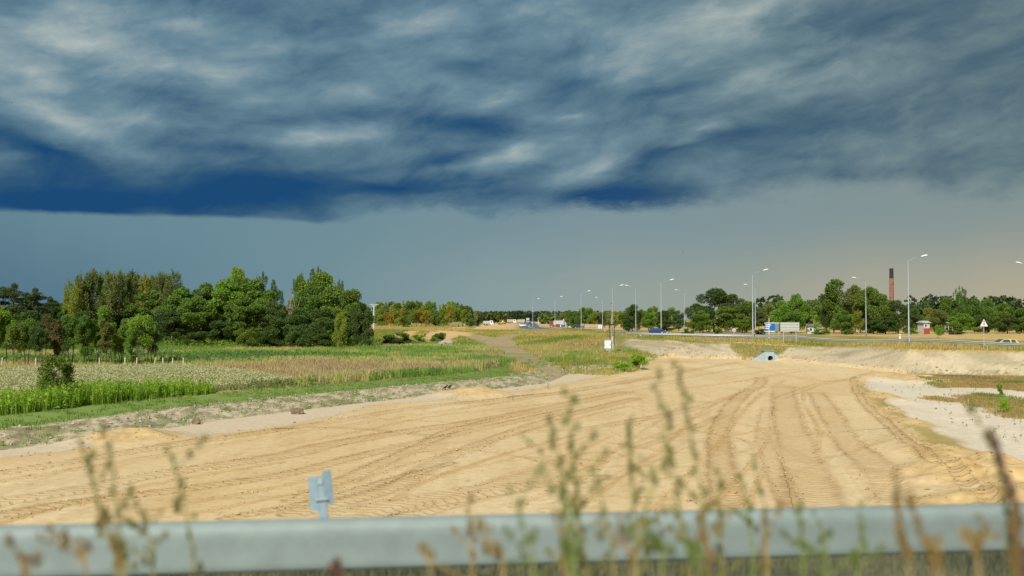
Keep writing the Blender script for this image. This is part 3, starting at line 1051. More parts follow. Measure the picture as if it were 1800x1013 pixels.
def col_hill(x, y):
    a = fbm(x * .10, y * .06, 110, 4)
    P_ = inside(PLATEAU, x, y)
    t_ = (a - .5) * 2.2 + .33 + .3 * P_ * (y < 180) + .35 * inside(MID_TURF, x, y)
    return mixc([(.54, .39, .17), (.52, .43, .15), (.42, .38, .10), (.30, .31, .07), (.19, .27, .05)], t_)


x, y, z = scatter_pts(-60, 75, 95, 420, 2.6, keep_hill)
tufts('verge_grass', x, y, z, 8, .28 + .3 * rng.random(len(x)), .025 + y * .00018, .25, col_hill, label='olive and straw coloured grass on the road slope and verge')
print('verge', len(x))


# turf on the pale patch, sparse growth on the berm and the mown green strip
def keep_turf(x, y):
    k = np.zeros(len(x))
    for i, tp in enumerate(TURF):
        k = np.maximum(k, sstep(-.6, .8, sdist(tp, x, y)))
    return k


x, y, z = scatter_pts(22, 75, 55, 110, 9, keep_turf)
tufts('low_turf', x, y, z, 8, .14 + .1 * rng.random(len(x)), .03, .16,
      lambda a, b_: mixc([(.42, .24, .10), (.46, .34, .13), (.28, .28, .08), (.12, .22, .04)], fbm(a * .3, b_ * .25, 120, 3) * 1.6 - .3),
      label='low rusty and green turf on the pale ground, right')
x, y, z = scatter_pts(-60, 16, 30, 130, 10, lambda a, b_: (inside(LEFT_LAND, a, b_) & (dist(BERM_LO, a, b_) < 7.8)) *
                      np.where(dist(BERM_LO, a, b_) < 3.3, .30 * (fbm(a * .5, b_ * .5, 130, 3) > .47), .8 * (fbm(a * .5, b_ * .5, 131, 3) > np.where(a < -17, .42, .2))) * (b_ < 118))
tufts('strip_grass', x, y, z, 7, .10 + .08 * rng.random(len(x)), .03, .14,
      lambda a, b_: mixc([(.30, .32, .13), (.19, .28, .06), (.22, .33, .07)], fbm(a * .4, b_ * .3, 133, 3)), label='short bright green grass strip along the dirt berm')
print('strip', len(x))

# clods and stones: berm, spoil edge
def clods(name, x, y, z, s_, colr, label):
    n = len(x)
    base = np.array([(1, 0, 0), (0, 1, 0), (-1, 0, 0), (0, -1, 0), (0, 0, 1), (.1, .1, -1)], float)
    fs = np.array([(0, 1, 4), (1, 2, 4), (2, 3, 4), (3, 0, 4), (1, 0, 5), (2, 1, 5), (3, 2, 5), (0, 3, 5)])
    a = rng.uniform(0, 6.28, n)
    B = base[None] * rng.uniform(.55, 1.3, (n, 6, 1)) * (s_[:, None, None]) * np.array([1, 1, .7])
    Rx = B[:, :, 0] * np.cos(a)[:, None] - B[:, :, 1] * np.sin(a)[:, None]
    Ry = B[:, :, 0] * np.sin(a)[:, None] + B[:, :, 1] * np.cos(a)[:, None]
    Vv = np.stack([Rx + x[:, None], Ry + y[:, None], B[:, :, 2] + z[:, None] + .02], 2)
    Fv = (fs[None] + (np.arange(n) * 6)[:, None, None]).reshape(-1, 3)
    cc = np.repeat((colr * rng.uniform(.7, 1.15, (n, 1)))[:, None], 8, 1).reshape(-1, 3)
    me = np_mesh(name, Vv.reshape(-1, 3), Fv, M_clod, {'col': ('FLOAT_COLOR', 'FACE', np.concatenate([cc, np.ones((len(cc), 1))], 1))})
    return tag(link(name, me), label, 'soil', kind='stuff')


M_clod = leaf_material('soil_clods', True, 0.0, .95)
x, y, _ = scatter_pts(-70, 14, 26, 118, 14, lambda a, b_: inside(LEFT_LAND, a, b_) * sstep(4.3, 2.6, dist(BERM_LO, a, b_)) * sstep(.1, .8, dist(BERM_LO, a, b_)) * .45 * np.clip(60 / b_, .3, 1))
z = ground_z(x, y)
clods('soil_clods', x, y, z, .035 + .10 * rng.random(len(x)) ** 3, np.array([[.36, .32, .25]]), 'grey lumps of soil along the berm beside the sand')
print('clods', len(x))


def keep_spoil(a, b_):
    s1 = sdist(SAND, a, b_)
    e = sstep(1.2, .1, np.abs(s1)) * (b_ < 140)
    for (hx, hy, rx, ry, h) in HEAPS[:9]:
        e = np.maximum(e, .8 * np.exp(-(((a - hx) / rx) ** 2 + ((b_ - hy) / ry) ** 2)))
    return e * .35 * np.clip(50 / b_, .2, 1)


x, y, _ = scatter_pts(-50, 60, 24, 140, 10, keep_spoil)
clods('sand_lumps', x, y, ground_z(x, y), .025 + .08 * rng.random(len(x)) ** 3, np.array([[.42, .29, .12]]), 'small orange lumps of damp sand along the sand edges')

x, y, _ = scatter_pts(14, 62, 96, 152, 5, lambda a, b_: inside(BANKS, a, b_) * ~inside(PLATEAU, a, b_) * sstep(3.0, .6, dist(B_EDGE, a, b_) + 1.6 * vnoise(a * .3, b_ * .3, 61)) * .5)
clods('bank_rubble', x, y, ground_z(x, y), .05 + .16 * rng.random(len(x)) ** 2.5, np.array([[.33, .28, .18]]), 'grey-brown clods fallen to the foot of the pale bank')
x, y, z = scatter_pts(14, 62, 96, 156, 2.2, lambda a, b_: inside(BANKS, a, b_) * ~inside(PLATEAU, a, b_) * (a > 19) * sstep(.56, .70, fbm(a * .35, b_ * .35, 62, 3)) * .6)
tufts('bank_tufts', x, y, z, 7, .12 + .14 * rng.random(len(x)), .035, .18, lambda a, b_: mixc([(.30, .27, .12), (.20, .24, .07)], rng.random(len(a))), label='sparse dry tufts on the face of the pale bank')
# crumbs thrown up along the edges of the wheel tracks
tx_, ty_ = [], []
for (pts, wd, st, lug_) in TRACKS[:44]:
    ln = smooth_line(pl(pts), 10)
    sg_ = np.linalg.norm(np.diff(ln, axis=0), axis=1); ac_ = np.concatenate([[0], np.cumsum(sg_)])
    n = int(ac_[-1] * (24 if lug_ else 7) * st)
    q = rng.uniform(0, ac_[-1], n)
    side = rng.choice([-1, 1], n)
    o_ = side * (wd / 2 + .03) + rng.normal(0, .05 + .05 * lug_, n)
    px_ = np.interp(q, ac_, ln[:, 0]); py_ = np.interp(q, ac_, ln[:, 1])
    qx = np.interp(q + .2, ac_, ln[:, 0]) - px_; qy = np.interp(q + .2, ac_, ln[:, 1]) - py_
    l_ = np.hypot(qx, qy) + 1e-6
    k = (py_ + o_ * -qx / l_ > 24) & (vnoise(q * .6, q * 0, 300 + len(tx_)) > .38)
    tx_.append((px_ + o_ * qy / l_)[k]); ty_.append((py_ - o_ * qx / l_)[k])
x = np.concatenate(tx_); y = np.concatenate(ty_)
k = in_view(x, y, .6) & (sdist(SAND, x, y) > .3); x = x[k]; y = y[k]
clods('track_crumbs', x, y, ground_z(x, y), .012 + .045 * rng.random(len(x)) ** 3 + y * .00015, np.array([[.46, .335, .165]]), 'crumbs of damp sand thrown up along the wheel tracks')
print('crumbs', len(x))

# white flowering crop
x, y, z = scatter_pts(-75, -5, 58, 118, 34, lambda a, b_: inside(FLOWERS, a, b_) * (dist(BERM_LO, a, b_) > 8.0) * np.clip(85 / b_, .5, 1))
hgt = .42 + .12 * fbm(x * .4, y * .4, 140, 3)
tufts('crop_stems', x, y, z, 3, hgt, .03, .10, lambda a, b_: mixc([(.26, .30, .12), (.34, .36, .17)], fbm(a * .5, b_ * .5, 141, 2)), label='green stems of the white flowering crop', cat='crop')
k = np.repeat(np.arange(len(x)), 2)
Pf = np.stack([x[k] + rng.normal(0, .12, len(k)), y[k] + rng.normal(0, .12, len(k)), z[k] + hgt[k] + rng.uniform(-.10, .12, len(k))], 1)
fc_ = mixc([(.42, .42, .24), (.54, .52, .32), (.48, .46, .26), (.64, .61, .44)], rng.random(len(k)) * .7 + .3 * fbm(Pf[:, 0] * .3, Pf[:, 1] * .2, 142, 3))
tag(link('white_flowers', quads('white_flowers', Pf, .085, fc_, M_grass, .6)), 'white blossom of the crop field behind the green weeds', 'flowers', kind='stuff')
print('flowers', len(k))


# tall leafy weeds
def weeds(name, x, y, z, h, nl, colf, label, size=.13, wid=.10):
    n = len(x)
    k = np.repeat(np.arange(n), nl)
    t_ = rng.random(len(k)) ** .75
    P_ = np.stack([x[k] + rng.normal(0, 1, len(k)) * wid * (1.2 - t_), y[k] + rng.normal(0, 1, len(k)) * wid * (1.2 - t_), z[k] + t_ * h[k]], 1)
    c = colf(P_[:, 0], P_[:, 1]) * rng.uniform(.7, 1.25, (len(k), 1)) 
    me = quads(name, P_, size, c, M_grass, 0.0, aspect=.35)
    return tag(link(name, me), label, 'weeds', kind='stuff')


x, y, z = scatter_pts(-60, -12, 42, 95, 20, lambda a, b_: (inside(LEFT_LAND, a, b_) & (a < -.300 * b_)) * sstep(6.9, 7.5, dist(BERM_LO, a, b_)) * sstep(.8, -.6, dist(BERM_LO, a, b_) + 2.4 * (vnoise(a * .4, b_ * .4, 8) - .5) - (8.6 + 14 * np.clip(-a / b_ - .31, 0, .16))))
hgt = (.60 + .62 * rng.random(len(x))) * (.75 + .25 * sstep(.30, .36, -x / y)) * (.8 + .4 * vnoise(x * .5, y * .5, 151))
weeds('tall_green_weeds', x, y, z, hgt, 16, lambda a, b_: mixc([(.20, .34, .03), (.28, .43, .04), (.38, .52, .07)], fbm(a * .6, b_ * .4, 150, 3)),
      'dense tall bright green weeds in front of the white crop', .17, .09)
tufts('tall_green_blades', x, y, z, 7, hgt * (.65 + .6 * vnoise(x * .9, y * .9, 157)), .026, .14, lambda a, b_: mixc([(.12, .24, .02), (.20, .35, .03), (.30, .42, .06)], fbm(a * .6, b_ * .4, 156, 3)), lean=.16,
      label='upright bright green leaf blades among the tall weeds on the left', cat='weeds')
print('weeds', len(x))
# darker clumps along the front of the tan meadow and under the wood
x, y, z = scatter_pts(-25, 6, 62, 112, 5, lambda a, b_: inside(LEFT_LAND, a, b_) * sstep(6.8, 7.3, dist(BERM_LO, a, b_)) * sstep(9.5, 7.8, dist(BERM_LO, a, b_)) * (fbm(a * .22, b_ * .22, 152, 3) > .46) * (a > -.29 * b_))
weeds('meadow_edge_weeds', x, y, z, .35 + .4 * rng.random(len(x)), 22, lambda a, b_: mixc([(.10, .17, .04), (.20, .27, .06)], rng.random(len(a))),
      'dark green herbs along the front edge of the tan meadow', .16, .16)
x, y, z = scatter_pts(-105, -22, 165, 205, 1.3, lambda a, b_: sstep(.35, .6, fbm(a * .12, b_ * .12, 153, 3)) * inside(LEFT_LAND, a, b_))
weeds('wood_edge_herbs', x, y, z, .6 + .8 * rng.random(len(x)), 16, lambda a, b_: mixc([(.14, .25, .04), (.24, .34, .06)], rng.random(len(a))),
      'light green herbs in front of the dark wood', .34, .4)
x, y, z = scatter_pts(-60, -18, 108, 132, 2.0, lambda a, b_: sstep(.40, .6, fbm(a * .12, b_ * .12, 154, 3)))
weeds('nettle_patch', x, y, z, .5 + .4 * rng.random(len(x)), 16, lambda a, b_: mixc([(.08, .18, .06), (.15, .27, .06)], rng.random(len(a))),
      'blue-green nettles behind the white crop field', .24, .3)


ORD = ['first', 'second', 'third', 'fourth', 'fifth', 'sixth', 'seventh', 'eighth', 'ninth', 'tenth', 'eleventh', 'twelfth', 'thirteenth', 'fourteenth', 'fifteenth',
       'sixteenth', 'seventeenth', 'eighteenth', 'nineteenth', 'twentieth', 'twenty-first', 'twenty-second']


# ------------------------------------------------------------------ trees
def lobes_to_leaves(lobes, n, size, topbias=.4, shell=.55, ground=.1):
    L_ = np.array(lobes, float)
    vol = (L_[:, 3] * L_[:, 4]) ** 1.0
    k = rng.choice(len(L_), n, p=vol / vol.sum())
    d = rng.normal(0, 1, (n, 3)); d[:, 2] += topbias
    d /= np.linalg.norm(d, axis=1)[:, None]
    r = rng.uniform(shell ** 2, 1.0, n) ** .5 * rng.uniform(.85, 1.12, n)
    P_ = L_[k, :3] + d * r[:, None] * np.stack([L_[k, 3], L_[k, 3], L_[k, 4]], 1)
    P_ = P_[P_[:, 2] > ground]
    return P_


def crown_mesh(name, lobes, n, size, topbias=.4, shell=.55, aspect=.8, lobeval=.18):
    P_ = lobes_to_leaves(lobes, n, size, topbias, shell)
    v_ = 1 + lobeval * (fbm(P_[:, 0] * .8 + 5, P_[:, 1] * .8 + P_[:, 2] * .9 + 3, 5, 3) - .5) * 2
    v_ = v_ * rng.uniform(.75, 1.25, len(P_))
    return quads(name, P_, size, v_, M_leaf, .15, aspect=aspect, attr='val')


def trunk_mesh(name, h, r, mat, lobes, bare, nlimb=6, stems=1, lean=0.0):
    m = MB()
    for s_ in range(stems):
        a = s_ * 2.4 + random.random()
        ox, oy = (0, 0) if stems == 1 else (math.cos(a) * .25, math.sin(a) * .25)
        pts = []
        kx, ky = (math.cos(a) * .12 * (stems > 1), math.sin(a) * .12 * (stems > 1))
        for i in range(6):
            t_ = i / 5
            pts.append((ox + kx * h * t_ + lean * t_ * h + random.uniform(-.02, .02) * h * (t_ > 0), oy + ky * h * t_ + random.uniform(-.02, .02) * h * (t_ > 0), -0.25 + t_ * (h * .85 + .25)))
        rr = r / math.sqrt(stems)
        m.tube(pts, [rr * (1.25 if i == 0 else 1 - .85 * i / 5) for i in range(6)], 6)
        for q in range(max(2, nlimb // stems)):
            L_ = random.choice(lobes)
            zb = min(bare * h + random.random() * h * .3, L_[2] * .9)
            i = min(4, int(zb / (h * .85) * 5)); f_ = zb / (h * .85) * 5 - i
            p0 = Vector(pts[i]).lerp(Vector(pts[i + 1]), max(0, min(1, f_)))
            p2 = Vector(L_[:3]); p1 = p0.lerp(p2, .5) + Vector((0, 0, -.04 * h))
            m.tube([p0, p1, p2], [rr * .45, rr * .3, rr * .1], 5)
    return m.mesh(name, mat, True)


def U(a, b_): return random.uniform(a, b_)


def make_kind(kind, seed):
    """trunk and crown meshes for a tree 10 m tall"""
    random.seed(seed)
    H = 10.0; lobes = []
    if kind == 'locust':
        for i in range(20):
            a = U(0, 6.28); zz = U(3.2, 8.9); rr = 3.0 * math.sqrt(max(.05, 1 - ((zz - 5.6) / 4.2) ** 2)) * U(.35, 1)
            lobes.append((math.cos(a) * rr, math.sin(a) * rr, zz, U(1.1, 1.7), U(.6, .95)))
        lobes.append((0, 0, 9.0, 1.3, .9))
        return trunk_mesh('trunk', H, .17, M_pale_bark, lobes, .3, 7, 1), crown_mesh('crown', lobes, 13000, .29, .5, .5)
    if kind == 'broad':
        for i in range(22):
            a = U(0, 6.28); zz = U(.9, 8.8); rr = 3.1 * math.sqrt(max(.05, 1 - ((zz - 4.4) / 5.0) ** 2)) * U(.4, 1)
            lobes.append((math.cos(a) * rr, math.sin(a) * rr, zz, U(1.1, 1.7), U(.9, 1.4)))
        lobes.append((U(-.5, .5), 0, 9.0, 1.1, .9))
        return trunk_mesh('trunk', H, .22, M_bark, lobes, .2, 6), crown_mesh('crown', lobes, 14500, .27, .35, .5)
    if kind == 'birch':
        for i in range(20):
            zz = U(2.8, 9.3); rr = 1.7 * math.sqrt(max(.03, 1 - ((zz - 5.6) / 4.3) ** 2)) * U(.2, 1); a = U(0, 6.28)
            lobes.append((math.cos(a) * rr, math.sin(a) * rr, zz, U(.5, .85), U(.9, 1.4)))
        lobes.append((0, 0, 9.4, .35, .9))
        return trunk_mesh('trunk', H, .11, M_birch, lobes, .3, 5), crown_mesh('crown', lobes, 8000, .22, 0, .3, .6)
    if kind == 'pine':
        for i in range(17):
            zz = U(4.2, 9.4); rr = 2.2 * (1 - (zz - 4) / 7.5) * U(.4, 1.1); a = U(0, 6.28)
            lobes.append((math.cos(a) * rr, math.sin(a) * rr, zz, U(.8, 1.25), U(.3, .5)))
        lobes.append((0, 0, 9.6, .5, .6))
        return trunk_mesh('trunk', H, .16, M_bark, lobes, .4, 9), crown_mesh('crown', lobes, 8000, .22, .3, .2, .5)
    if kind == 'spruce':
        for i in range(26):
            zz = .8 + 8.8 * (i / 25); rr = 1.9 * (1 - i / 26) + .15
            for q in range(3):
                a = U(0, 6.28)
                lobes.append((math.cos(a) * rr * .5, math.sin(a) * rr * .5, zz, rr * .6 + .12, .35))
        return trunk_mesh('trunk', H, .14, M_bark, lobes, .1, 3), crown_mesh('crown', lobes, 6000, .26, -.2, .3, .4)
    if kind == 'poplar':
        for i in range(22):
            zz = U(1.6, 9.2); rr = 1.25 * math.sqrt(max(.1, 1 - ((zz - 5.8) / 4.4) ** 2)) * U(.3, 1); a = U(0, 6.28)
            lobes.append((math.cos(a) * rr, math.sin(a) * rr, zz, U(.5, .95), U(.8, 1.2)))
        return trunk_mesh('trunk', H, .17, M_pale_bark, lobes, .15, 5), crown_mesh('crown', lobes, 10000, .23, .2, .35)
    if kind == 'feathery':      # spiky upright branch tips above the crown
        for i in range(24):
            a = U(0, 6.28); q = U(0, 1); rr = 2.9 * q; zz = 9.0 - 4.2 * q * q - U(0, 4.5)
            lobes.append((math.cos(a) * rr, math.sin(a) * rr, max(2, zz), U(.45, .9), U(.8, 1.3)))
        for i in range(12):
            a = U(0, 6.28); rr = U(.2, 2.6)
            lobes.append((math.cos(a) * rr, math.sin(a) * rr, 9.5 - rr * .7, .22, .75))
        return trunk_mesh('trunk', H, .2, M_bark, lobes, .25, 8), crown_mesh('crown', lobes, 12000, .22, .2, .3, .5)
    if kind == 'young':
        for i in range(15):
            a = U(0, 6.28); zz = U(3.4, 8.8); rr = 2.5 * math.sqrt(max(.05, 1 - ((zz - 6) / 3.9) ** 2)) * U(.35, 1)
            lobes.append((math.cos(a) * rr, math.sin(a) * rr, zz, U(.75, 1.3), U(.7, 1.2)))
        return trunk_mesh('trunk', H, .17, M_bark, lobes, .22, 8, 3), crown_mesh('crown', lobes, 9500, .27, .3, .3, .7)
    if kind == 'slender':
        for i in range(13):
            a = U(0, 6.28); zz = U(2.6, 9.2); rr = 1.3 * math.sqrt(max(.05, 1 - ((zz - 6) / 4.2) ** 2)) * U(.3, 1)
            lobes.append((math.cos(a) * rr, math.sin(a) * rr, zz, U(.55, .95), U(.7, 1.2)))
        return trunk_mesh('trunk', H, .12, M_bark, lobes, .22, 6, 1, .02), crown_mesh('crown', lobes, 6500, .26, .2, .25, .7)
    if kind == 'sapling':
        for i in range(18):
            zz = U(1.5, 9.6); rr = 1.9 * (1 - zz / 11) * U(.4, 1); a = U(0, 6.28)
            lobes.append((math.cos(a) * rr, math.sin(a) * rr, zz, U(.3, .5), U(.5, .9)))
        return trunk_mesh('trunk', H, .12, M_birch, lobes, .15, 5), crown_mesh('crown', lobes, 2200, .30, .2, .1, .6)
    if kind == 'bare':
        for i in range(10):
            a = U(0, 6.28); zz = U(5, 9.6); rr = 1.1 * U(.3, 1)
            lobes.append((math.cos(a) * rr, math.sin(a) * rr, zz, U(.2, .4), U(.4, .9)))
        return trunk_mesh('trunk', H, .16, M_pale_bark, lobes, .3, 14, 2), crown_mesh('crown', lobes, 700, .25, 0, .1, .5)
    if kind == 'bush':
        for i in range(17):
            a = U(0, 6.28); zz = U(.9, 8.2); rr = 4.0 * math.sqrt(max(.05, 1 - ((zz - 3.6) / 6.2) ** 2)) * U(.35, 1)
            lobes.append((math.cos(a) * rr, math.sin(a) * rr, zz, U(1.2, 2.0), U(1.1, 1.9)))
        return trunk_mesh('trunk', H * .8, .18, M_bark, lobes, .1, 8, 3), crown_mesh('crown', lobes, 8500, .40, .3, .2, .65)


_kinds = {}
def get_kind(kind, var):
    key = (kind, var)
    if key not in _kinds:
        _kinds[key] = make_kind(kind, 100 + 13 * var + 7 * sum(map(ord, kind)))
    return _kinds[key]


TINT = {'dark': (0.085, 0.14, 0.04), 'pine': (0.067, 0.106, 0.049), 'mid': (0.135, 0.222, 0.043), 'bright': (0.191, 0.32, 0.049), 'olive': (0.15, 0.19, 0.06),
        'yellow': (0.36, 0.28, 0.05), 'ygreen': (0.24, 0.29, 0.055), 'red': (0.13, 0.12, 0.05), 'blue': (0.102, 0.165, 0.074), 'lime': (0.293, 0.465, 0.057), 'straw': (0.33, 0.30, 0.17)}


def tree(kind, px, ytop, Yd, width, tint, name='tree', label='', group=None, var=None, jitter=.12):
    """tree whose trunk stands at depth Yd in the column px; ytop and width in photograph pixels"""
    g = gd(px, Yd)
    top = at_depth(px, ytop, Yd).z
    h = max(1.0, top - g.z)
    var = random.randint(0, 2) if var is None else var
    tm, cm = get_kind(kind, var)
    nomw = {'locust': 7.6, 'broad': 7.8, 'birch': 3.9, 'pine': 5.4, 'spruce': 4.2, 'poplar': 3.5, 'feathery': 6.4, 'young': 6.2, 'slender': 3.8, 'sapling': 3.6,
            'bare': 2.8, 'bush': 10.5}[kind]
    sxy = (width / F * Yd) / nomw
    o = empty(name, (g.x, g.y, g.z - .05), random.uniform(0, 6.28), label=label, cat={'bush': 'bush'}.get(kind, 'tree'), group=group)
    nomh = 10.0 if kind != 'bush' else 9.6
    o.scale = (sxy, sxy, h / nomh)
    link('trunk', tm, o)
    c = link('crown', cm, o)
    r_, g_, b__ = TINT[tint]
    j = 1 + random.uniform(-jitter, jitter)
    c.color = (r_ * j * (1 + random.uniform(-.12, .12)), g_ * j, b__ * j, 1)
    return o


random.seed(3)
# -- left wood, from left to right
G1 = 'trees of the dark wood on the left'
LW = [
    ('pine', -30, 500, 165, 80, 'pine', 'dark pine cut by the left picture edge, behind the young trees'),
    ('pine', 25, 499, 172, 70, 'pine', 'tallest dark pine at the far left of the wood'),
    ('pine', 62, 507, 168, 60, 'pine', 'dark layered pine, second at the far left of the wood'),
    ('broad', 92, 536, 180, 50, 'dark', 'low dark tree filling the dip between the pines and the birches'),
    ('broad', 560, 476, 186, 92, 'mid', 'wide rounded crown under the tall feathery tree'), ('broad', 418, 484, 187, 70, 'mid', 'rounded crown just below the highest round top'),
    ('birch', 120, 491, 182, 22, 'ygreen', 'yellowish thin birch at the left end of the birch clump'),
    ('birch', 141, 480, 186, 32, 'olive', 'tall leftmost olive birch of the clump above the young trees'),
    ('birch', 164, 471, 188, 36, 'olive', 'tallest olive birch, left part of the birch clump'),
    ('birch', 188, 476, 190, 34, 'olive', 'olive birch right beside the tallest birch'),
    ('birch', 212, 474, 188, 30, 'olive', 'slim olive birch in the middle of the birch clump'),
    ('birch', 232, 473, 191, 32, 'olive', 'dense olive birch right of the middle of the birch clump'),
    ('birch', 254, 480, 186, 30, 'ygreen', 'birch with a yellow-green top near the right of the clump'),
    ('birch', 281, 478, 192, 28, 'olive', 'thin-topped birch near the right end of the clump'),
    ('birch', 303, 475, 190, 38, 'olive', 'broad rounded birch at the right end of the clump'),
    ('birch', 130, 500, 178, 34, 'ygreen', 'lower yellowish birch in front of the left end of the birch clump'),
    ('birch', 176, 482, 194, 40, 'olive', 'broad olive birch behind the tallest birch'), ('birch', 200, 480, 182, 40, 'olive', 'front olive birch left of the clump middle'),
    ('birch', 224, 480, 196, 42, 'olive', 'rear olive birch in the clump middle'), ('birch', 243, 484, 196, 40, 'ygreen', 'rear yellow-green birch right of the clump middle'),
    ('birch', 267, 484, 196, 42, 'olive', 'rear olive birch left of the thin-topped one'), ('birch', 292, 482, 198, 42, 'olive', 'rear birch between the thin-topped and the rounded one'),
    ('birch', 152, 488, 194, 40, 'olive', 'rear olive birch behind the left birches'),
    ('pine', 5, 505, 178, 80, 'pine', 'rear dark pine between the edge pine and the tallest one'), ('pine', 45, 515, 176, 90, 'pine', 'wide dark pine low between the two tall pines'),
    ('pine', 88, 522, 176, 60, 'pine', 'lower dark pine at the right end of the pine group'),
    ('locust', 215, 530, 184, 90, 'dark', 'dark bushy locust below the birch clump'),
    ('locust', 268, 509, 180, 80, 'mid', 'round green locust tucked under the last birches'),
    ('locust', 322, 503, 183, 74, 'mid', 'round green locust right of the birch clump'),
    ('locust', 362, 496, 186, 70, 'mid', 'locust with layered branches left of the high round top'),
    ('broad', 413, 467, 190, 44, 'bright', 'pointed green tree rising above the locusts'),
    ('locust', 400, 489, 180, 90, 'bright', 'broad bright locust below the pointed tree'),
    ('locust', 450, 489, 182, 80, 'mid', 'broad locust right of the pointed tree'),
    ('feathery', 462, 476, 192, 64, 'blue', 'feathery spiky tree behind the locusts, left one'),
    ('feathery', 484, 500, 190, 44, 'blue', 'small feathery tree at the dip in the wood skyline'),
    ('locust', 345, 520, 174, 66, 'mid', 'front locust with a pale slanting trunk'),
    ('locust', 430, 520, 172, 74, 'mid', 'front locust with several pale trunks, middle of the wood'),
    ('locust', 478, 528, 174, 60, 'dark', 'shaded low locust under the skyline dip'),
    ('bare', 514, 507, 176, 26, 'straw', 'half-dead pale tree standing among green ones'),
    ('feathery', 556, 468, 190, 80, 'blue', 'tall feathery tree forming the highest right part of the wood'),
    ('feathery', 528, 477, 188, 46, 'mid', 'feathery tree at the left shoulder of the right part'),
    ('feathery', 598, 490, 188, 44, 'blue', 'feathery tree at the right shoulder of the right part'),
    ('broad', 545, 500, 182, 70, 'mid', 'round tree in front of the tall feathery tree'),
    ('broad', 590, 500, 180, 76, 'mid', 'round tree right of the middle of the right part'),
    ('broad', 620, 507, 178, 70, 'mid', 'round mid-green tree near the right end of the wood'),
    ('broad', 633, 530, 174, 46, 'dark', 'dark tree at the right end of the wood, next to the power pole'),
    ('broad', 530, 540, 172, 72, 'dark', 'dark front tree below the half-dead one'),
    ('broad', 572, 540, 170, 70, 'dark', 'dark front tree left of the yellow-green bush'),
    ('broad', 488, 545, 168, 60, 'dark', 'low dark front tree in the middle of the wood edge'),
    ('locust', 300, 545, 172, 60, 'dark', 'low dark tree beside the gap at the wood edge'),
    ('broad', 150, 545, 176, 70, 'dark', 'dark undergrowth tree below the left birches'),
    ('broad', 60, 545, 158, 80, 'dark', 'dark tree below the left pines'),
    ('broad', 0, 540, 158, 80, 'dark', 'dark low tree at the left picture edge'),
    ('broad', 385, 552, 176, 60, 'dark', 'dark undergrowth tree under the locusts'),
]
for kind, px, yt, Yd, wd, tn, lb in LW:
    tree(kind, px, yt, Yd, wd, tn, {'pine': 'pine_tree', 'birch': 'birch_tree', 'locust': 'locust_tree', 'spruce': 'pointed_tree', 'bare': 'dead_tree'}.get(kind, 'tree'), lb, G1)
tree('bush', 598, 548, 166, 34, 'ygreen', 'bush', 'yellow-green bush at the foot of the wood, right part')
tree('bush', 435, 575, 164, 52, 'mid', 'bush', 'low green bush at the wood edge under the pale trunks')
tree('bush', 648, 578, 168, 34, 'dark', 'bush', 'dark bush at the right foot of the wood')
tree('bush', 524, 572, 164, 56, 'dark', 'bush', 'dark bush at the foot of the wood, left of the yellow-green one')
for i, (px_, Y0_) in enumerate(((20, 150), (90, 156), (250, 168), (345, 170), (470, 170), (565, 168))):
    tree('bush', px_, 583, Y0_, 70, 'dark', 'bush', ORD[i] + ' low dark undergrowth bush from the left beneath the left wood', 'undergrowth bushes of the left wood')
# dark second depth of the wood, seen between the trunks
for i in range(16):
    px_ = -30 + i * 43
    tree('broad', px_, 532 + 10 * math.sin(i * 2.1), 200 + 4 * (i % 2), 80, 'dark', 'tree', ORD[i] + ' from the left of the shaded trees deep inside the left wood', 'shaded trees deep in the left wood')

# -- row of young trees in front
G2 = 'young trees in a row behind the white crop'
YR = [('slender', -8, 541, 106, 30, 'bright', 'young tree cut off by the left picture edge'), ('slender', 12, 538, 107, 34, 'bright', 'bright green young tree, first whole one from the left'),
      ('young', 48, 556, 104, 50, 'mid', 'bushy young tree with three stems, left of the reddish one'), ('young', 78, 550, 108, 40, 'red', 'larger reddish-leaved young tree of the row'),
      ('slender', 98, 562, 105, 32, 'red', 'small brownish young tree right of the reddish one'), ('young', 126, 546, 107, 46, 'mid', 'dark-stemmed young tree behind the lone bush'),
      ('slender', 148, 548, 104, 34, 'mid', 'narrow young tree just right of the lone bush'), ('young', 176, 533, 106, 52, 'bright', 'tallest pale green young tree of the row'),
      ('slender', 188, 560, 102, 34, 'olive', 'small olive young tree in front of the tallest'), ('young', 215, 556, 105, 52, 'mid', 'spreading young tree in the middle right of the row'),
      ('young', 245, 546, 104, 56, 'bright', 'bright spreading young tree near the right end of the row'), ('young', 272, 540, 108, 50, 'blue', 'bluish young tree at the right end of the row'),
      ('young', 28, 560, 103, 44, 'mid', 'low bushy young tree between the first two on the left'), ('young', 112, 566, 110, 44, 'blue', 'dark bluish young tree behind the lone bush'),
      ('young', 160, 572, 109, 40, 'mid', 'low young tree left of the tallest one'), ('young', 200, 570, 110, 48, 'dark', 'dark young tree behind the spreading ones'),
      ('young', 258, 566, 109, 46, 'mid', 'low young tree before the bluish one'), ('young', 68, 568, 103, 40, 'dark', 'dark low young tree left of the reddish one'),
      ('slender', 232, 575, 101, 30, 'mid', 'smallest young tree, low in front near the right end')]
for kind, px, yt, Yd, wd, tn, lb in YR:
    tree(kind, px, yt, Yd, wd, tn, 'young_tree', lb, G2)
tree('bush', 101, 620, 57, 92, 'mid', 'bush', 'lone loose-leaved bush standing in the tall green weeds', None, 0)
tree('bush', 1120, 622, gp(1120, 650).y, 50, 'lime', 'bush', 'bright green bush at the corner of the sand, taller part', None, 1)
tree('bush', 1094, 635, gp(1094, 653).y, 48, 'lime', 'bush', 'low green bush left of the bright bush at the sand corner', None, 2)
tree('bush', 1345, 657, 999, 1, 'dark', 'bush', 'x') if False else None
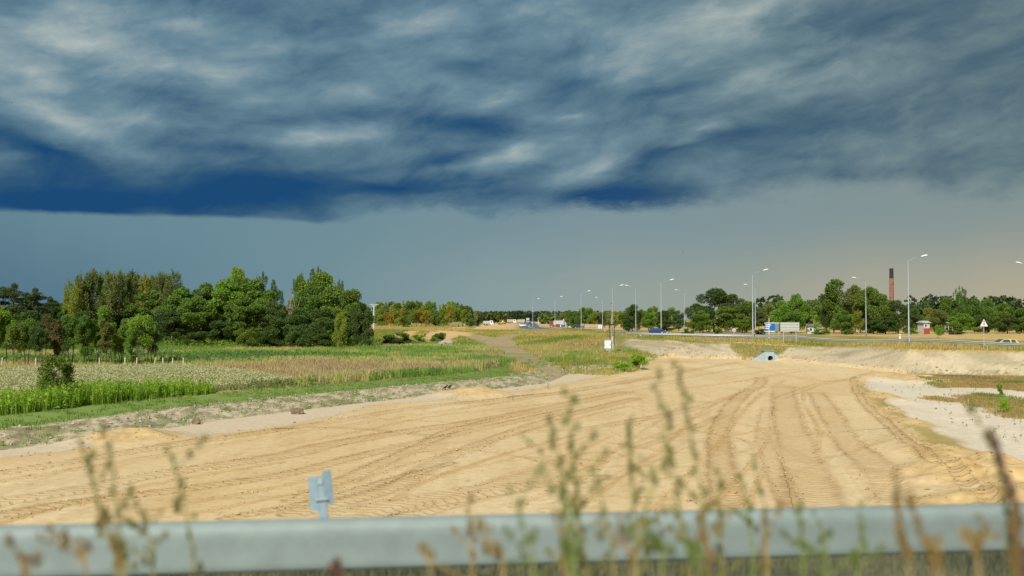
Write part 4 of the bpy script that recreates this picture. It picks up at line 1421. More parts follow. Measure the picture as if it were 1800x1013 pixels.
tree('bush', 1763, 719, 62.5, 26, 'lime', 'bush', 'small bright green bush at the front of the right turf', None, 1)
tree('bush', 1756, 687, 77, 14, 'bright', 'bush', 'tiny green bush on the turf, behind the front one', None, 2)

# -- autumn wood in the middle distance
G3 = 'trees of the yellowing wood beyond the tan field'
for i in range(22):
    px_ = 662 + i * 7.9 + random.uniform(-2, 2)
    yt = 530 + random.uniform(-3, 4) + max(0, (px_ - 790) * .22)
    kd = random.choice(['birch', 'broad', 'birch', 'spruce'])
    tree(kd, px_, yt, 455 + random.uniform(-6, 10), random.uniform(18, 26), random.choice(['mid', 'bright', 'ygreen', 'mid']), 'tree',
         ORD[i] + ' tall tree from the left in the back row of the yellowing wood', G3, jitter=.2)
FR = [(668, 553, 'ygreen'), (678, 548, 'yellow'), (688, 552, 'yellow'), (698, 546, 'ygreen'), (706, 545, 'yellow'), (716, 546, 'mid'), (726, 544, 'ygreen'), (737, 543, 'yellow'),
      (748, 545, 'yellow'), (757, 546, 'ygreen'), (767, 545, 'mid'), (778, 542, 'bright'), (789, 536, 'yellow'), (797, 537, 'ygreen'), (806, 540, 'bright'), (816, 543, 'ygreen'), (824, 549, 'mid')]
FL = {'yellow': 'golden-yellow birch in the front row of the yellowing wood', 'ygreen': 'yellow-green birch in the front row of the yellowing wood',
      'mid': 'dark green tree in the front row of the yellowing wood', 'bright': 'bright green tree in the front row of the yellowing wood'}
fcount = {}
for px_, yt, tn in FR:
    fcount[tn] = fcount.get(tn, -1) + 1
    tree('birch' if tn != 'mid' else 'broad', px_, yt, 428 + random.uniform(-6, 6), random.uniform(14, 20), tn, 'birch_tree' if tn != 'mid' else 'tree', ORD[fcount[tn]] + ' ' + FL[tn].replace(' in the', ' from the left in the'), 'front row of the yellowing wood')
tree('spruce', 829, 543, 440, 20, 'pine', 'spruce_tree', 'dark spruce at the right end of the yellowing wood, left one')
tree('spruce', 840, 552, 450, 14, 'dark', 'spruce_tree', 'small dark spruce right of the larger spruce, end of the wood')
tree('birch', 836, 545, 446, 8, 'straw', 'birch_tree', 'thin brownish birch between the two end spruces')
for px_ in (666, 664):
    pass

# -- belts right of the centre
G4 = 'trees of the low belt behind the lamps'
for i in range(17):
    px_ = 999 + i * 9.2 + random.uniform(-2, 2)
    yt = 548 + random.uniform(-7, 3) - (3 if 1010 < px_ < 1040 else 0)
    tree(random.choice(['broad', 'birch', 'broad']), px_, yt, 372 + random.uniform(-8, 14), random.uniform(17, 27), random.choice(['ygreen', 'bright', 'mid', 'olive', 'ygreen']), 'tree',
         ORD[i] + ' tree from the left in the low belt behind the lamps', G4, jitter=.2)
tree('broad', 1112, 534, 262, 36, 'dark', 'tree', 'dark round tree standing above the low belt near a lamp')
tree('broad', 1104, 556, 250, 28, 'dark', 'tree', 'low dark tree in front of the dark round one')
RW = [
    ('broad', 1140, 541, 262, 34, 'bright', 'light green tree right of the dark round tree'), ('birch', 1150, 538, 270, 20, 'ygreen', 'yellowish tree top left of the tall lamp'),
    ('broad', 1166, 545, 262, 30, 'dark', 'dark tree behind the tall near lamp, left of the big clump'), ('birch', 1180, 540, 268, 22, 'bright', 'light tree just right of the tall near lamp'),
    ('broad', 1193, 545, 258, 30, 'blue', 'bluish tree behind the small far lamp'), ('broad', 1172, 562, 250, 36, 'dark', 'low dark tree under the belt beside the blue car'),
    ('broad', 1222, 532, 240, 44, 'dark', 'left tree of the big round clump'), ('broad', 1256, 505, 236, 72, 'dark', 'tallest tree of the big round clump'),
    ('broad', 1290, 516, 234, 58, 'dark', 'right upper tree of the big round clump'), ('broad', 1312, 528, 230, 44, 'mid', 'right end tree of the big round clump'),
    ('locust', 1275, 538, 224, 56, 'mid', 'front tree with pale slanting stems in the round clump'), ('broad', 1235, 545, 226, 46, 'mid', 'front left tree of the round clump'),
    ('broad', 1305, 552, 222, 40, 'mid', 'front right tree of the round clump'),
    ('locust', 1334, 540, 226, 34, 'olive', 'thin olive willow with leaning stems behind the lamp pair'), ('birch', 1352, 532, 232, 24, 'ygreen', 'light yellowish birch above the blue board'),
    ('broad', 1374, 528, 222, 40, 'bright', 'bright tree above the grey sign back'), ('broad', 1400, 515, 224, 46, 'bright', 'tall bright round tree right of the grey sign'),
    ('broad', 1430, 526, 226, 40, 'mid', 'green tree between the bright round tree and the poplar'), ('broad', 1390, 548, 214, 50, 'mid', 'low tree in front of the bright round tree'),
    ('sapling', 1432, 548, 205, 26, 'lime', 'pale lime sapling in front of the dark trees'),
    ('poplar', 1466, 487, 218, 38, 'mid', 'tall column-shaped poplar, highest tree on the right'), ('poplar', 1452, 512, 220, 26, 'dark', 'lower poplar leaning against the tall one'),
    ('broad', 1502, 499, 222, 48, 'olive', 'light-topped tree right of the poplar'), ('broad', 1528, 502, 215, 62, 'mid', 'broad dense tree behind the far lamp'),
    ('broad', 1552, 515, 218, 50, 'mid', 'sloping tree left of the chimney'), ('broad', 1578, 526, 214, 46, 'dark', 'dark tree right below the chimney'),
    ('broad', 1602, 535, 212, 44, 'dark', 'dark tree behind the nearest tall lamp'), ('broad', 1480, 545, 206, 56, 'mid', 'front tree below the poplar'),
    ('birch', 1508, 545, 200, 24, 'ygreen', 'slender yellow-green tree in front of the broad one'), ('broad', 1556, 556, 203, 50, 'dark', 'low front tree left of the dark ones'),
    ('broad', 1535, 562, 205, 44, 'dark', 'low dark tree beneath the broad dense one'),
    ('broad', 1632, 540, 250, 34, 'ygreen', 'pale tree behind the red and white hut'), ('broad', 1650, 542, 215, 36, 'olive', 'willow-like tree right of the red and white hut'),
    ('feathery', 1688, 501, 232, 36, 'mid', 'tall pointed tree above the right trees'), ('broad', 1668, 520, 236, 40, 'mid', 'tree on the left shoulder of the tall pointed tree'),
    ('broad', 1712, 526, 234, 44, 'mid', 'tree on the right shoulder of the tall pointed tree'), ('broad', 1690, 550, 212, 48, 'bright', 'bright low tree left of the warning sign'),
    ('broad', 1738, 524, 236, 36, 'mid', 'rounded tree behind the warning sign'), ('broad', 1765, 532, 232, 46, 'mid', 'tree above the yellow car'),
    ('broad', 1795, 541, 230, 50, 'mid', 'tree at the right picture edge'), ('broad', 1770, 552, 210, 50, 'dark', 'dark low tree above the yellow car'),
    ('broad', 1728, 555, 214, 40, 'dark', 'dark low tree just behind the warning sign'), ('broad', 1836, 540, 225, 50, 'dark', 'dark tree just outside the right picture edge'),
    ('broad', 1800, 556, 208, 40, 'mid', 'low green tree at the right picture edge'),
]
for kind, px, yt, Yd, wd, tn, lb in RW:
    tree(kind, px, yt, Yd, wd, tn, {'birch': 'birch_tree', 'poplar': 'poplar_tree', 'sapling': 'sapling', 'locust': 'locust_tree'}.get(kind, 'tree'), lb, 'trees of the right hand wood')
for i, (px_, wd, tn) in enumerate(((1210, 30, 'mid'), (1262, 24, 'bright'), (1338, 26, 'mid'), (1444, 44, 'bright'), (1492, 26, 'mid'), (1600, 30, 'mid'), (1652, 24, 'bright'), (1680, 40, 'mid'))):
    tree('bush', px_, 577, 198, wd, tn, 'bush', ORD[i] + ' low green bush from the left at the foot of the right hand trees', 'bushes along the foot of the right trees')
tree('bush', 1648, 571, 165, 14, 'bright', 'bush', 'small rounded bush standing out in the tan field on the right')

# far woods that read as one mass
def far_wood(name, x0, x1, y0, y1, h0, h1, dens, tint, label):
    n = int((x1 - x0) * (y1 - y0) * dens)
    tx, ty = rng.uniform(x0, x1, n), rng.uniform(y0, y1, n)
    th = rng.uniform(h0, h1, n); tz = ground_z(tx, ty, False)
    K = 60
    k = np.repeat(np.arange(n), K)
    r = rng.normal(0, 1, (len(k), 3)); r /= np.linalg.norm(r, axis=1)[:, None]
    P_ = np.stack([tx[k] + r[:, 0] * 2.6, ty[k] + r[:, 1] * 2.6, tz[k] + th[k] * (.52 + .45 * r[:, 2])], 1)
    c = mixc(tint, rng.random(n))[k] * rng.uniform(.8, 1.2, (len(k), 1))
    tag(link(name, quads(name, P_, 1.9, c, M_grass, .2)), label, 'wood', kind='stuff')


far_wood('far_wood', -170, 190, 1150, 1230, 9, 13.5, .03, [(.035, .06, .03), (.05, .085, .035), (.07, .10, .035)], 'distant dark forest along the horizon at the end of the road')
far_wood('far_wood', 20, 60, 640, 700, 5, 8, .02, [(.09, .14, .03), (.14, .17, .04)], 'light green scrub right of the distant road')
far_wood('far_wood', -40, -4, 820, 860, 7, 10, .03, [(.07, .11, .03), (.14, .15, .03)], 'mixed green scrub behind the parked works vehicles')
far_wood('far_wood', -700, -60, 700, 760, 9, 14, .012, [(.035, .06, .03), (.06, .09, .035)], 'distant forest behind the left wood')
far_wood('far_wood', 110, 620, 420, 470, 9, 14, .02, [(.04, .07, .03), (.07, .11, .035)], 'continuous wood behind the right hand trees')

# small plants dotted over the pale ground
M_none = None
x, y, z = scatter_pts(24, 62, 40, 100, .5, lambda a, b_: inside(RIGHT_LOW, a, b_) * sstep(1, 4, dist(RIGHT_LOW, a, b_, True)) * (keep_turf(a, b_) < .2) * .5)
weeds('dotted_seedlings', x, y, z, .10 + .25 * rng.random(len(x)) ** 2, 9, lambda a, b_: mixc([(.06, .08, .03), (.14, .18, .05)], rng.random(len(a))), 'small dark seedlings dotted over the pale ground', .10, .06)


# ------------------------------------------------------------------ roads on the plateau
def strip(name, pts, off0, off1, lift, mat, n=10, across=6, kind='structure'):
    ln = smooth_line(pts, n)
    T_ = np.gradient(ln, axis=0); T_ /= np.linalg.norm(T_, axis=1)[:, None]
    Nn = np.stack([T_[:, 1], -T_[:, 0]], 1)
    o = np.linspace(off0, off1, across)
    P_ = ln[:, None, :] + Nn[:, None, :] * o[None, :, None]
    x_, y_ = P_[..., 0].ravel(), P_[..., 1].ravel()
    z_ = ground_z(x_, y_, False).reshape(P_.shape[:2]) + .06
    z_ = np.repeat(z_.mean(1)[:, None], across, 1).ravel() * .5 + z_.ravel() * .5 + lift
    ids_ = np.arange(len(x_)).reshape(P_.shape[:2])
    f_ = np.stack([ids_[:-1, :-1], ids_[:-1, 1:], ids_[1:, 1:], ids_[1:, :-1]], -1).reshape(-1, 4)
    return tag(link(name, np_mesh(name, np.stack([x_, y_, z_], 1), f_, mat, None, True)), kind=kind)


RAIL = [(70, 78), (62, 90), (54, 104), (49, 118), (43.5, 137), (38.3, 153), (30, 159), (22.3, 164.5), (19.6, 171)]
M_line = material('road_paint', (.75, .75, .72), .6, vary=.1)
strip('asphalt_road', RAIL, 1.4, 9.5, .02, M_farasph)
strip('painted_line', RAIL, 1.7, 1.95, .035, M_line, across=2)
ROADB = [(36, 160), (30, 190), (24, 225), (17, 275), (9, 335), (6.5, 420), (10, 600), (14.5, 900), (20, 1300), (28, 2000)]
strip('asphalt_road', ROADB, -4.5, 6.0, .0, M_farasph, across=8)
strip('painted_line', ROADB, -4.2, -3.95, .014, M_line, across=2)
strip('painted_line', ROADB, 5.5, 5.75, .014, M_line, across=2)
strip('painted_line', ROADB, .6, .8, .014, M_line, across=2)
strip('gravel_road', [(62, 196), (48, 215), (40, 250), (30, 300), (24, 360), (22, 480), (26, 700)], -2, 3, .0, material('gravel', (.45, .38, .27), .9, vary=.2, vscale=.8))


# ------------------------------------------------------------------ crash barriers
def wbeam(name, pts, top, parent, mat, height=.31, depth=.08, z_of=None):
    """W profile swept along a polyline"""
    prof = [(0, 0), (-depth * .5, -.02), (-depth, -.05), (-depth, -.10), (-depth * .35, -.13), (-depth * .35, -.18), (-depth, -.21), (-depth, -.26), (-depth * .5, -.29), (0, -height)]
    ln = pts
    T_ = np.gradient(ln, axis=0); T_ /= np.linalg.norm(T_, axis=1)[:, None]
    Nn = np.stack([T_[:, 1], -T_[:, 0]], 1)
    vs = []; fs = []
    for i in range(len(ln)):
        zz = z_of(ln[i][0], ln[i][1]) + top
        for (dn, dz__) in prof:
            vs.append((ln[i][0] + Nn[i][0] * dn, ln[i][1] + Nn[i][1] * dn, zz + dz__))
    k = len(prof)
    for i in range(len(ln) - 1):
        for j in range(k - 1):
            fs.append((i * k + j, i * k + j + 1, (i + 1) * k + j + 1, (i + 1) * k + j))
    return MB().add(vs, fs).build(name, mat, parent, True)


ln = smooth_line(RAIL, 12)
br = empty('crash_barrier', label='long galvanised crash barrier on posts along the top of the pale bank', cat='guardrail')
wbeam('beam', ln, .77, br, M_galv, z_of=gz)
seg = np.linalg.norm(np.diff(ln, axis=0), axis=1); acc = np.concatenate([[0], np.cumsum(seg)])
pm = None
s_ = 1.0
while s_ < acc[-1]:
    px_, py_ = np.interp(s_, acc, ln[:, 0]), np.interp(s_, acc, ln[:, 1])
    if pm is None:
        pm = MB().box(-.03, .03, -.05, .05, -.3, .72).mesh('post', M_galv)
    o = link('post', pm, br); o.location = (px_ + .05, py_ + .04, gz(px_, py_))
    s_ += 4.0

# foreground rail of the bridge road
A = Vector((-2.87, 5.58, 0)); Bv = Vector((3.22, 6.27, 0))
ang = math.atan2(Bv.y - A.y, Bv.x - A.x)
mid = (A + Bv) / 2
fr = empty('crash_barrier', (mid.x, mid.y, 3.8), ang, label='close blurred grey-blue rail running across the bottom of the picture', cat='guardrail')
prof = [(.075, .735), (.045, .742), (.012, .740), (-.014, .728), (-.032, .708), (-.040, .685), (-.041, .65), (-.038, .60), (-.037, .55), (-.038, .51), (-.037, .478), (-.028, .462), (-.010, .455), (.03, .455), (.07, .46)]
M_rail = material('rail_steel', (.205, .255, .245), .65, .0, vary=.08, vscale=5, bump=.06, bscale=40)
MB().prism(prof, -14, 14, 'x').build('beam', M_rail, fr, True)
for xx in (-9.3, -5.15, 7.2):
    MB().box(xx - .16, xx + .16, -.0455, -.0425, .50, .69).build('splice_plate', M_rail, fr)
    for bx_ in (-.11, .11):
        for bz_ in (.54, .65):
            MB().tube([(xx + bx_, -.046, bz_), (xx + bx_, -.056, bz_)], .011, 8).build('bolt', M_galv, fr)
rp = MB().box(-.03, .03, .08, .16, -.4, .66).mesh('post', M_galv)
for xx in (-10.2, -6.2, 5.8, 9.8, 1.9 - 4.0 - 2.0 + 2.0):
    o = link('post', rp, fr); o.location = (xx, 0, 0)

# marker plate behind the rail
mp = at_depth(568, 905, 7.7)
mk = empty('marker_plate', (mp.x + .045, 7.7, 3.69), 0, label='small grey-blue folded plate on a flat post standing just behind the close rail', cat='marker')
tilt = Matrix.Rotation(R(-5), 4, 'Y')
M_plate = material('plate_steel', (.24, .34, .39), .6, .0, vary=.12, vscale=9)
MB().box(-.035, .035, -.008, .008, -.3, .80, tilt).build('post', M_plate, mk)
for sgn in (-1, 1):
    m = MB()
    w_ = Matrix.Translation((-.05, 0, .56)) @ tilt @ Matrix.Rotation(sgn * R(22), 4, 'Z')
    x0, x1 = (-.098, -.018) if sgn < 0 else (.018, .086)
    z0 = .0 if sgn < 0 else .04
    m.box(x0, x1, -.020, -.009, z0 - .02, z0 + .24, w_)
    m.build('wing', M_plate, mk)
MB().box(-.05, .05, -.024, -.0205, .06, .075, Matrix.Translation((-.05, 0, .56)) @ tilt).build('bracket', M_galv, mk)
MB().box(-.02, .02, -.016, -.009, .18, .22, Matrix.Translation((-.05, 0, .56)) @ tilt).build('bolt', M_bconc, mk)


# ------------------------------------------------------------------ street lamps
def lamp_mesh():
    pole = MB().tube([(0, 0, -.2), (0, 0, 1.3), (0, 0, 1.32), (0, 0, 10)], [.105, .10, .085, .038], 10).mesh('pole', M_pole, True)
    arm = MB().tube([(0, 0, 9.97), (.9, 0, 10.25), (1.75, 0, 10.48)], [.035, .03, .028], 8).mesh('arm', M_pole, True)
    hd = MB(); vs = []; fs = []; n = 10
    for i, (xx, r, zc) in enumerate([(1.6, .05, 10.45), (1.75, .13, 10.49), (2.0, .19, 10.55), (2.25, .18, 10.60), (2.42, .10, 10.63), (2.46, .02, 10.63)]):
        for k in range(n):
            a = 2 * math.pi * k / n
            vs.append((xx, math.cos(a) * r, zc + math.sin(a) * r * (.62 if math.sin(a) > 0 else .30)))
    for i in range(5):
        for k in range(n):
            fs.append((i * n + k, i * n + (k + 1) % n, (i + 1) * n + (k + 1) % n, (i + 1) * n + k))
    fs.append(tuple(range(n))); fs.append(tuple(reversed(range(5 * n, 6 * n))))
    head = hd.add(vs, fs).mesh('lamp_head', M_white, True)
    gl = MB().prism([(1.85, 10.455), (2.3, 10.545), (2.28, 10.50), (1.95, 10.41)], -.12, .12, 'y').mesh('glass', M_lampglass)
    door = MB().box(-.05, .05, -.125, -.10, .45, .85).mesh('door', M_galv)
    return pole, arm, head, gl, door


LM = lamp_mesh()
def lamp(px, ytop, Yd, dirn, label, group, yaw=0.0, h=None):
    x_ = (px - 900) / F * Yd
    z0 = gz(x_, Yd)
    top = at_depth(px, ytop, Yd).z
    o = empty('street_lamp', (x_, Yd, z0), (0 if dirn > 0 else math.pi) + R(yaw), label=label, cat='street lamp', group=group)
    s = (top - z0) / 10.0
    o.scale = (1, 1, s)
    link('pole', LM[0], o); link('arm', LM[1], o)
    hd = link('lamp_head', LM[2], o); link('glass', LM[3], hd)
    link('door', LM[4], o)
    return o


GR1, GR2 = 'street lamps of the near row, arms to the right', 'street lamps of the far row, arms to the left'
for px_, yt, Yd, lb in [(1597, 458, 116.7, 'largest street lamp, arm to the right, standing before the crash barrier on the right'),
                        (1323, 481, 152, 'tall street lamp with arm to the right, left of the grey sign back'),
                        (1162, 497, 186, 'tall street lamp with arm to the right, just right of the blue car'),
                        (1076.5, 506, 213, 'street lamp with arm to the right, right behind the utility pole with the cabinet'),
                        (1021.5, 515.5, 256, 'street lamp with arm to the right, beside the small dark car'),
                        (975.5, 524.6, 310, 'street lamp with arm to the right, near the blue round sign'),
                        (936.5, 528, 346, 'farthest street lamp, on the distant dark road')]:
    lamp(px_, yt, Yd, 1, lb, GR1, random.uniform(-8, 8))
for px_, yt, Yd, lb in [(1821, 470, 132, 'street lamp outside the right edge, only its head reaches into the picture'),
                        (1522, 494, 178, 'street lamp with arm to the left, between the poplar and the chimney'),
                        (1327.5, 505, 215, 'street lamp with arm to the left, almost hidden behind a taller pole'),
                        (1203, 514, 250, 'street lamp with arm to the left, between the blue car and the round clump'),
                        (1117.5, 506.5, 230, 'street lamp with arm to the left, before the dark round tree'),
                        (1059, 526, 330, 'small street lamp with arm to the left, left of the utility pole')]:
    lamp(px_, yt, Yd, -1, lb, GR2, random.uniform(-8, 8))


# ------------------------------------------------------------------ signs, posts and cabinets
def px_obj(px, Yd):
    g = gd(px, Yd)
    return g


# grey back of the large direction sign
g1 = gd(1377, 138); g2 = gd(1399, 138)
sg = empty('road_sign', g1, label='large grey back of a direction sign on two posts above the culvert', cat='road sign')
zt, zb = at_depth(1388, 567, 138).z - g1.z, at_depth(1388, 583, 138).z - g1.z
wx = g2.x - g1.x
M_signback = material('sign_back', (.42, .44, .42), .6, .1, vary=.08)
MB().box(-.45, wx + .45, -.02, .02, zb, zt).build('panel', M_signback, sg)
for q in (.2, .5, .8):
    MB().box(-.43, wx + .43, -.06, -.022, zb + (zt - zb) * q - .03, zb + (zt - zb) * q + .03).build('rib', M_signback, sg)
for xx, dzz in ((0, 0), (wx, g2.z - g1.z)):
    MB().tube([(xx, .06, dzz - .5), (xx, .06, zt - .05)], .05, 8).build('post', M_galv, sg)

# blue board behind the barrier
g1 = gd(1344, 176)
M_blue = material('sign_blue', (.015, .12, .42), .4, vary=.05)
sg = empty('road_sign', g1, label='blue board in a pale frame left of the grey sign back', cat='road sign')
zt, zb = at_depth(1344, 568.5, 176).z - g1.z, at_depth(1344, 582, 176).z - g1.z
MB().box(.0, 1.75, -.02, .02, zb, zt).build('panel', M_blue, sg)
MB().box(1.8, 2.5, -.015, .015, zb, zt).build('panel', material('green_grey_panel', (.16, .22, .20), .5), sg)
MB().box(-.08, 2.6, -.05, .03, zt + .003, zt + .10).box(-.08, 1.8, -.05, .03, zb - .10, zb - .003).build('frame', M_white, sg)
for k, xx in enumerate((.25, 1.5, 2.45)):
    MB().tube([(xx, .07, -.4), (xx, .07, zt)], .04, 8).build('post', M_galv, sg)
for k in range(3):
    MB().box(.12, 1.1 - .2 * k, -.026, -.022, zt - .35 - .32 * k, zt - .22 - .32 * k).build('lettering', M_white, sg)
g1 = gd(1351.5, 160)
zt = at_depth(1351.5, 559, 160).z - g1.z
tag(MB().tube([(g1.x, g1.y, g1.z - .3), (g1.x, g1.y, g1.z + zt)], [.05, .035], 8).build('thin_pole', M_white), 'thin pale pole standing in front of the blue board', 'pole')


def disc(m, cx, cz, r, y0, y1, n=20):
    prof = [(cx + r * math.cos(2 * math.pi * k / n), cz + r * math.sin(2 * math.pi * k / n)) for k in range(n)]
    vs = [(p, y0, q) for p, q in prof] + [(p, y1, q) for p, q in prof]
    m.add(vs, [(k, (k + 1) % n, n + (k + 1) % n, n + k) for k in range(n)] + [tuple(reversed(range(n))), tuple(range(n, 2 * n))])
    return m


g1 = gd(1290, 186)
sg = empty('road_sign', g1, label='small round grey sign back behind the barrier, before the round clump of trees', cat='road sign')
zc = at_depth(1290, 580.5, 186).z - g1.z
disc(MB(), 0, zc, .38, -.02, .02).build('disc', M_signback, sg)
MB().tube([(0, .05, -.3), (0, .05, zc + .2)], .035, 8).build('post', M_galv, sg)
MB().box(-.15, .15, -.05, -.022, zc - .03, zc + .03).build('bracket', M_galv, sg)

g1 = gd(988, 300)
sg = empty('road_sign', g1, label='round blue sign with pale plate on the distant verge', cat='road sign')
zc = at_depth(989, 573, 300).z - g1.z
disc(MB(), 0.1, zc, .42, -.03, .02).build('disc', M_blue, sg)
MB().box(-.55, -.36, -.02, .02, zc - .35, zc + .35).build('plate', M_white, sg)
MB().tube([(0, .06, -.3), (0, .06, zc + .3)], .04, 8).build('post', M_galv, sg)

# triangular warning sign
Yw = 106.5
g1 = gd(1729, Yw)
sg = empty('warning_sign', g1, label='white triangular warning sign on a thin post, in front of the barrier at right', cat='road sign')
zt, zb = at_depth(1729, 561, Yw).z - g1.z, at_depth(1729, 574.3, Yw).z - g1.z
hw = .44
M_grey = material('sign_rim', (.50, .40, .37), .5)
MB().prism([(-hw, zb), (hw, zb), (.02, zt), (-.02, zt)], -.02, .02, 'y').build('plate', M_grey, sg)
MB().prism([(-hw + .09, zb + .055), (hw - .09, zb + .055), (0, zt - .12)], -.026, -.0215, 'y').build('face', M_white, sg)
MB().box(-.035, .035, -.034, -.028, zb + .10, zt - .30).box(-.16, -.037, -.034, -.028, zb + .24, zb + .30).box(.037, .16, -.034, -.028, zb + .24, zb + .30)\
    .prism([(-.09, zt - .30), (.09, zt - .30), (0, zt - .19)], -.034, -.028, 'y').build('symbol', M_black, sg)
MB().tube([(0, .05, -.4), (0, .05, zt - .1)], .032, 8).build('post', M_galv, sg)

# road edge marker posts
def delineator(px, ytop, Yd, label, mat2=None):
    g = gd(px, Yd)
    h = max(.5, at_depth(px, ytop, Yd).z - g.z)
    o = empty('marker_post', g, random.uniform(-.2, .2), label=label, cat='marker post')
    MB().box(-.09, .09, -.05, .05, -.2, h - .12).prism([(-.09, h - .12), (.09, h - .12), (.09, h), (-.09, h - .06)], -.05, .05, 'y').build('body', M_white, o)
    MB().box(-.05, .05, -.058, -.051, h - .32, h - .14).build('reflector', mat2 or M_black, o)


M_red = material('red_paint', (.48, .03, .025), .5, vary=.15)
delineator(1125.5, 585.5, 172, 'white marker post at the left end of the crash barrier')
delineator(1063, 581, 240, 'small white marker post on the grass slope beside the utility pole')
delineator(1581, 587, 133, 'white marker post with reddish band behind the barrier, left of the largest lamp', M_red)

# fence posts behind the white crop
pm = [MB().tube([(0, 0, -.2), (.02 * k, .01, .9)], [.055, .045], 7).mesh('fence_post', M_postwood) for k in range(3)]
FP = [(5, 'pale fence post at the left picture edge'), (64, 'pale fence post left of the lone bush'), (176, 'pale fence post under the tallest pale green young tree'),
      (221, 'pale fence post under the spreading young tree'), (241, 'thin pale fence post right of the spreading young tree'), (273, 'brightest fence post, under the last young tree'),
      (288, 'faint fence post just right of the brightest one'), (305, 'second last fence post on the right'), (322, 'last fence post on the right, beside the open meadow')]
for i, (px_, lb) in enumerate(FP):
    g = gd(px_, 99.5 + (i % 3) * .5)
    o = link('fence_post', pm[i % 3]); o.location = g; o.rotation_euler = (random.uniform(-.06, .06), random.uniform(-.06, .06), 0)
    o.scale = (1.2, 1.2, random.uniform(.95, 1.2))
    tag(o, lb, 'fence post', 'fence posts behind the white crop')

# utility pole with metering cabinet
g = gp(1077, 619)
Yc = g.y
M_cab = material('cabinet_grey', (.62, .66, .68), .45, vary=.05)
up = empty('utility_pole', g, label='concrete and wood utility pole with dark bracket gear left of the pale bank', cat='utility pole')
zt = at_depth(1074, 535, Yc).z - g.z
MB().tube([(0, 0, -.3), (0, 0, 2.3)], [.16, .15], 8).build('footing', M_conc, up)
MB().tube([(-.12, .1, .6), (-.14, .1, zt)], [.15, .10], 8).build('pole', M_wood, up)
MB().tube([(-.42, -.05, 1.9), (-.42, -.05, 4.2)], .06, 6).build('cable_duct', M_black, up)
MB().tube([(.22, -.05, 1.2), (.22, -.05, 4.0)], .05, 6).build('cable_duct', M_black, up)
MB().box(-.62, .40, -.06, .02, 3.95, 4.10).box(-.60, -.46, -.10, .0, 4.1, 4.4).box(.22, .36, -.10, .0, 4.1, 4.4).build('bracket', M_black, up)
MB().tube([(-.14, .1, zt + .003), (-.14, .1, zt + .28)], [.09, .05], 8).build('insulator', M_brown, up)
MB().tube([(-.14, -.08, zt - 1.0), (-.85, -.3, 2.4)], .015, 5).build('cable', M_black, up)
c1_ = at_depth(1062, 613, Yc - .4); c2_ = at_depth(1073.5, 598, Yc - .4)
gcb = Vector((c1_.x + .05, Yc - .4, gz(c1_.x, Yc - .4)))
cb = empty('electric_cabinet', gcb, label='pale grey electric cabinet on a plinth beside the utility pole', cat='electric cabinet')
w_, zb, zt2 = c2_.x - c1_.x, c1_.z - gcb.z, c2_.z - gcb.z
MB().box(0, w_, -.18, .18, zb, zt2 - .05).build('box', M_cab, cb)
MB().box(-.04, w_ + .04, -.22, .22, zt2 - .047, zt2).build('roof', M_cab, cb)
MB().box(.04, w_ - .04, -.20, -.183, zb + .05, zt2 - .10).build('door', M_cab, cb)
MB().box(.12, w_ - .12, -.12, .12, -.2, zb - .003).build('plinth', M_conc, cb)
MB().box(w_ - .14, w_ - .10, -.225, -.203, zb + .5, zb + .7).build('handle', M_black, cb)

# power pole with cross arm, right of the left wood
g = gp(657, 582)
pp = empty('power_pole', g, label='pale power pole with a Y-shaped cross arm at the right end of the left wood', cat='power pole')
zt = at_depth(657, 536, g.y).z - g.z
sc_ = g.y / F
MB().tube([(0, 0, -.3), (0, 0, zt)], [2.2 * sc_, 1.3 * sc_], 8).build('pole', M_conc, pp)
MB().tube([(-7.5 * sc_, 0, zt + .6 * sc_), (7.5 * sc_, 0, zt + .6 * sc_)], .8 * sc_, 6).build('cross_arm', M_conc, pp)
for s1 in (-1, 1):
    MB().tube([(0, 0, zt - 5 * sc_), (s1 * 5 * sc_, 0, zt)], .6 * sc_, 6).build('brace', M_conc, pp)
for q in (-7, 0, 7):
    MB().tube([(q * sc_, 0, zt + 1.2 * sc_), (q * sc_, 0, zt + 3 * sc_)], .7 * sc_, 6).build('insulator', M_brown, pp)

# culvert head
Yk = 130.9
k0 = at_depth(1344, 618, Yk); k1 = at_depth(1361, 634, Yk)
cu = empty('culvert', Vector((k0.x, Yk, k1.z - .1)), label='pale blue-grey concrete culvert head with round opening and slanting wing wall', cat='culvert')
Wd, Hh = k1.x - k0.x, k0.z - k1.z + .1
m = MB(); n = 16; r_ = .36; cx_, cz_ = Wd * .62, .38
ring = [(cx_ + r_ * math.cos(math.pi * 2 * k / n + math.pi / 4), cz_ + r_ * math.sin(math.pi * 2 * k / n + math.pi / 4)) for k in range(n)]
sq = []
for k in range(n):
    a = math.pi * 2 * k / n + math.pi / 4
    c_, s1 = math.cos(a), math.sin(a); q = 1 / max(abs(c_), abs(s1))
    sx_ = (Wd - cx_) if c_ > 0 else cx_
    sz_ = (Hh - cz_) if s1 > 0 else cz_ + .3
    sq.append((cx_ + c_ * q * sx_, cz_ + s1 * q * sz_))
vs = [(p, 0, q) for p, q in ring] + [(p, 0, q) for p, q in sq] + [(p, 1.6, q) for p, q in ring] + [(p, 1.6, q) for p, q in sq]
fs = []
for k in range(n):
    k2 = (k + 1) % n
    fs += [(k, k2, n + k2, n + k), (n + k, n + k2, 3 * n + k2, 3 * n + k), (k, k2, 2 * n + k2, 2 * n + k)]
m.add(vs, fs).build('headwall', M_bconc, cu)
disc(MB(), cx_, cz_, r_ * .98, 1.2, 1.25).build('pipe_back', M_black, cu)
MB().box(-.06, Wd + .06, -.08, 1.7, Hh + .003, Hh + .10).build('cap', material('mossy_cap', (.20, .25, .20), .8), cu)
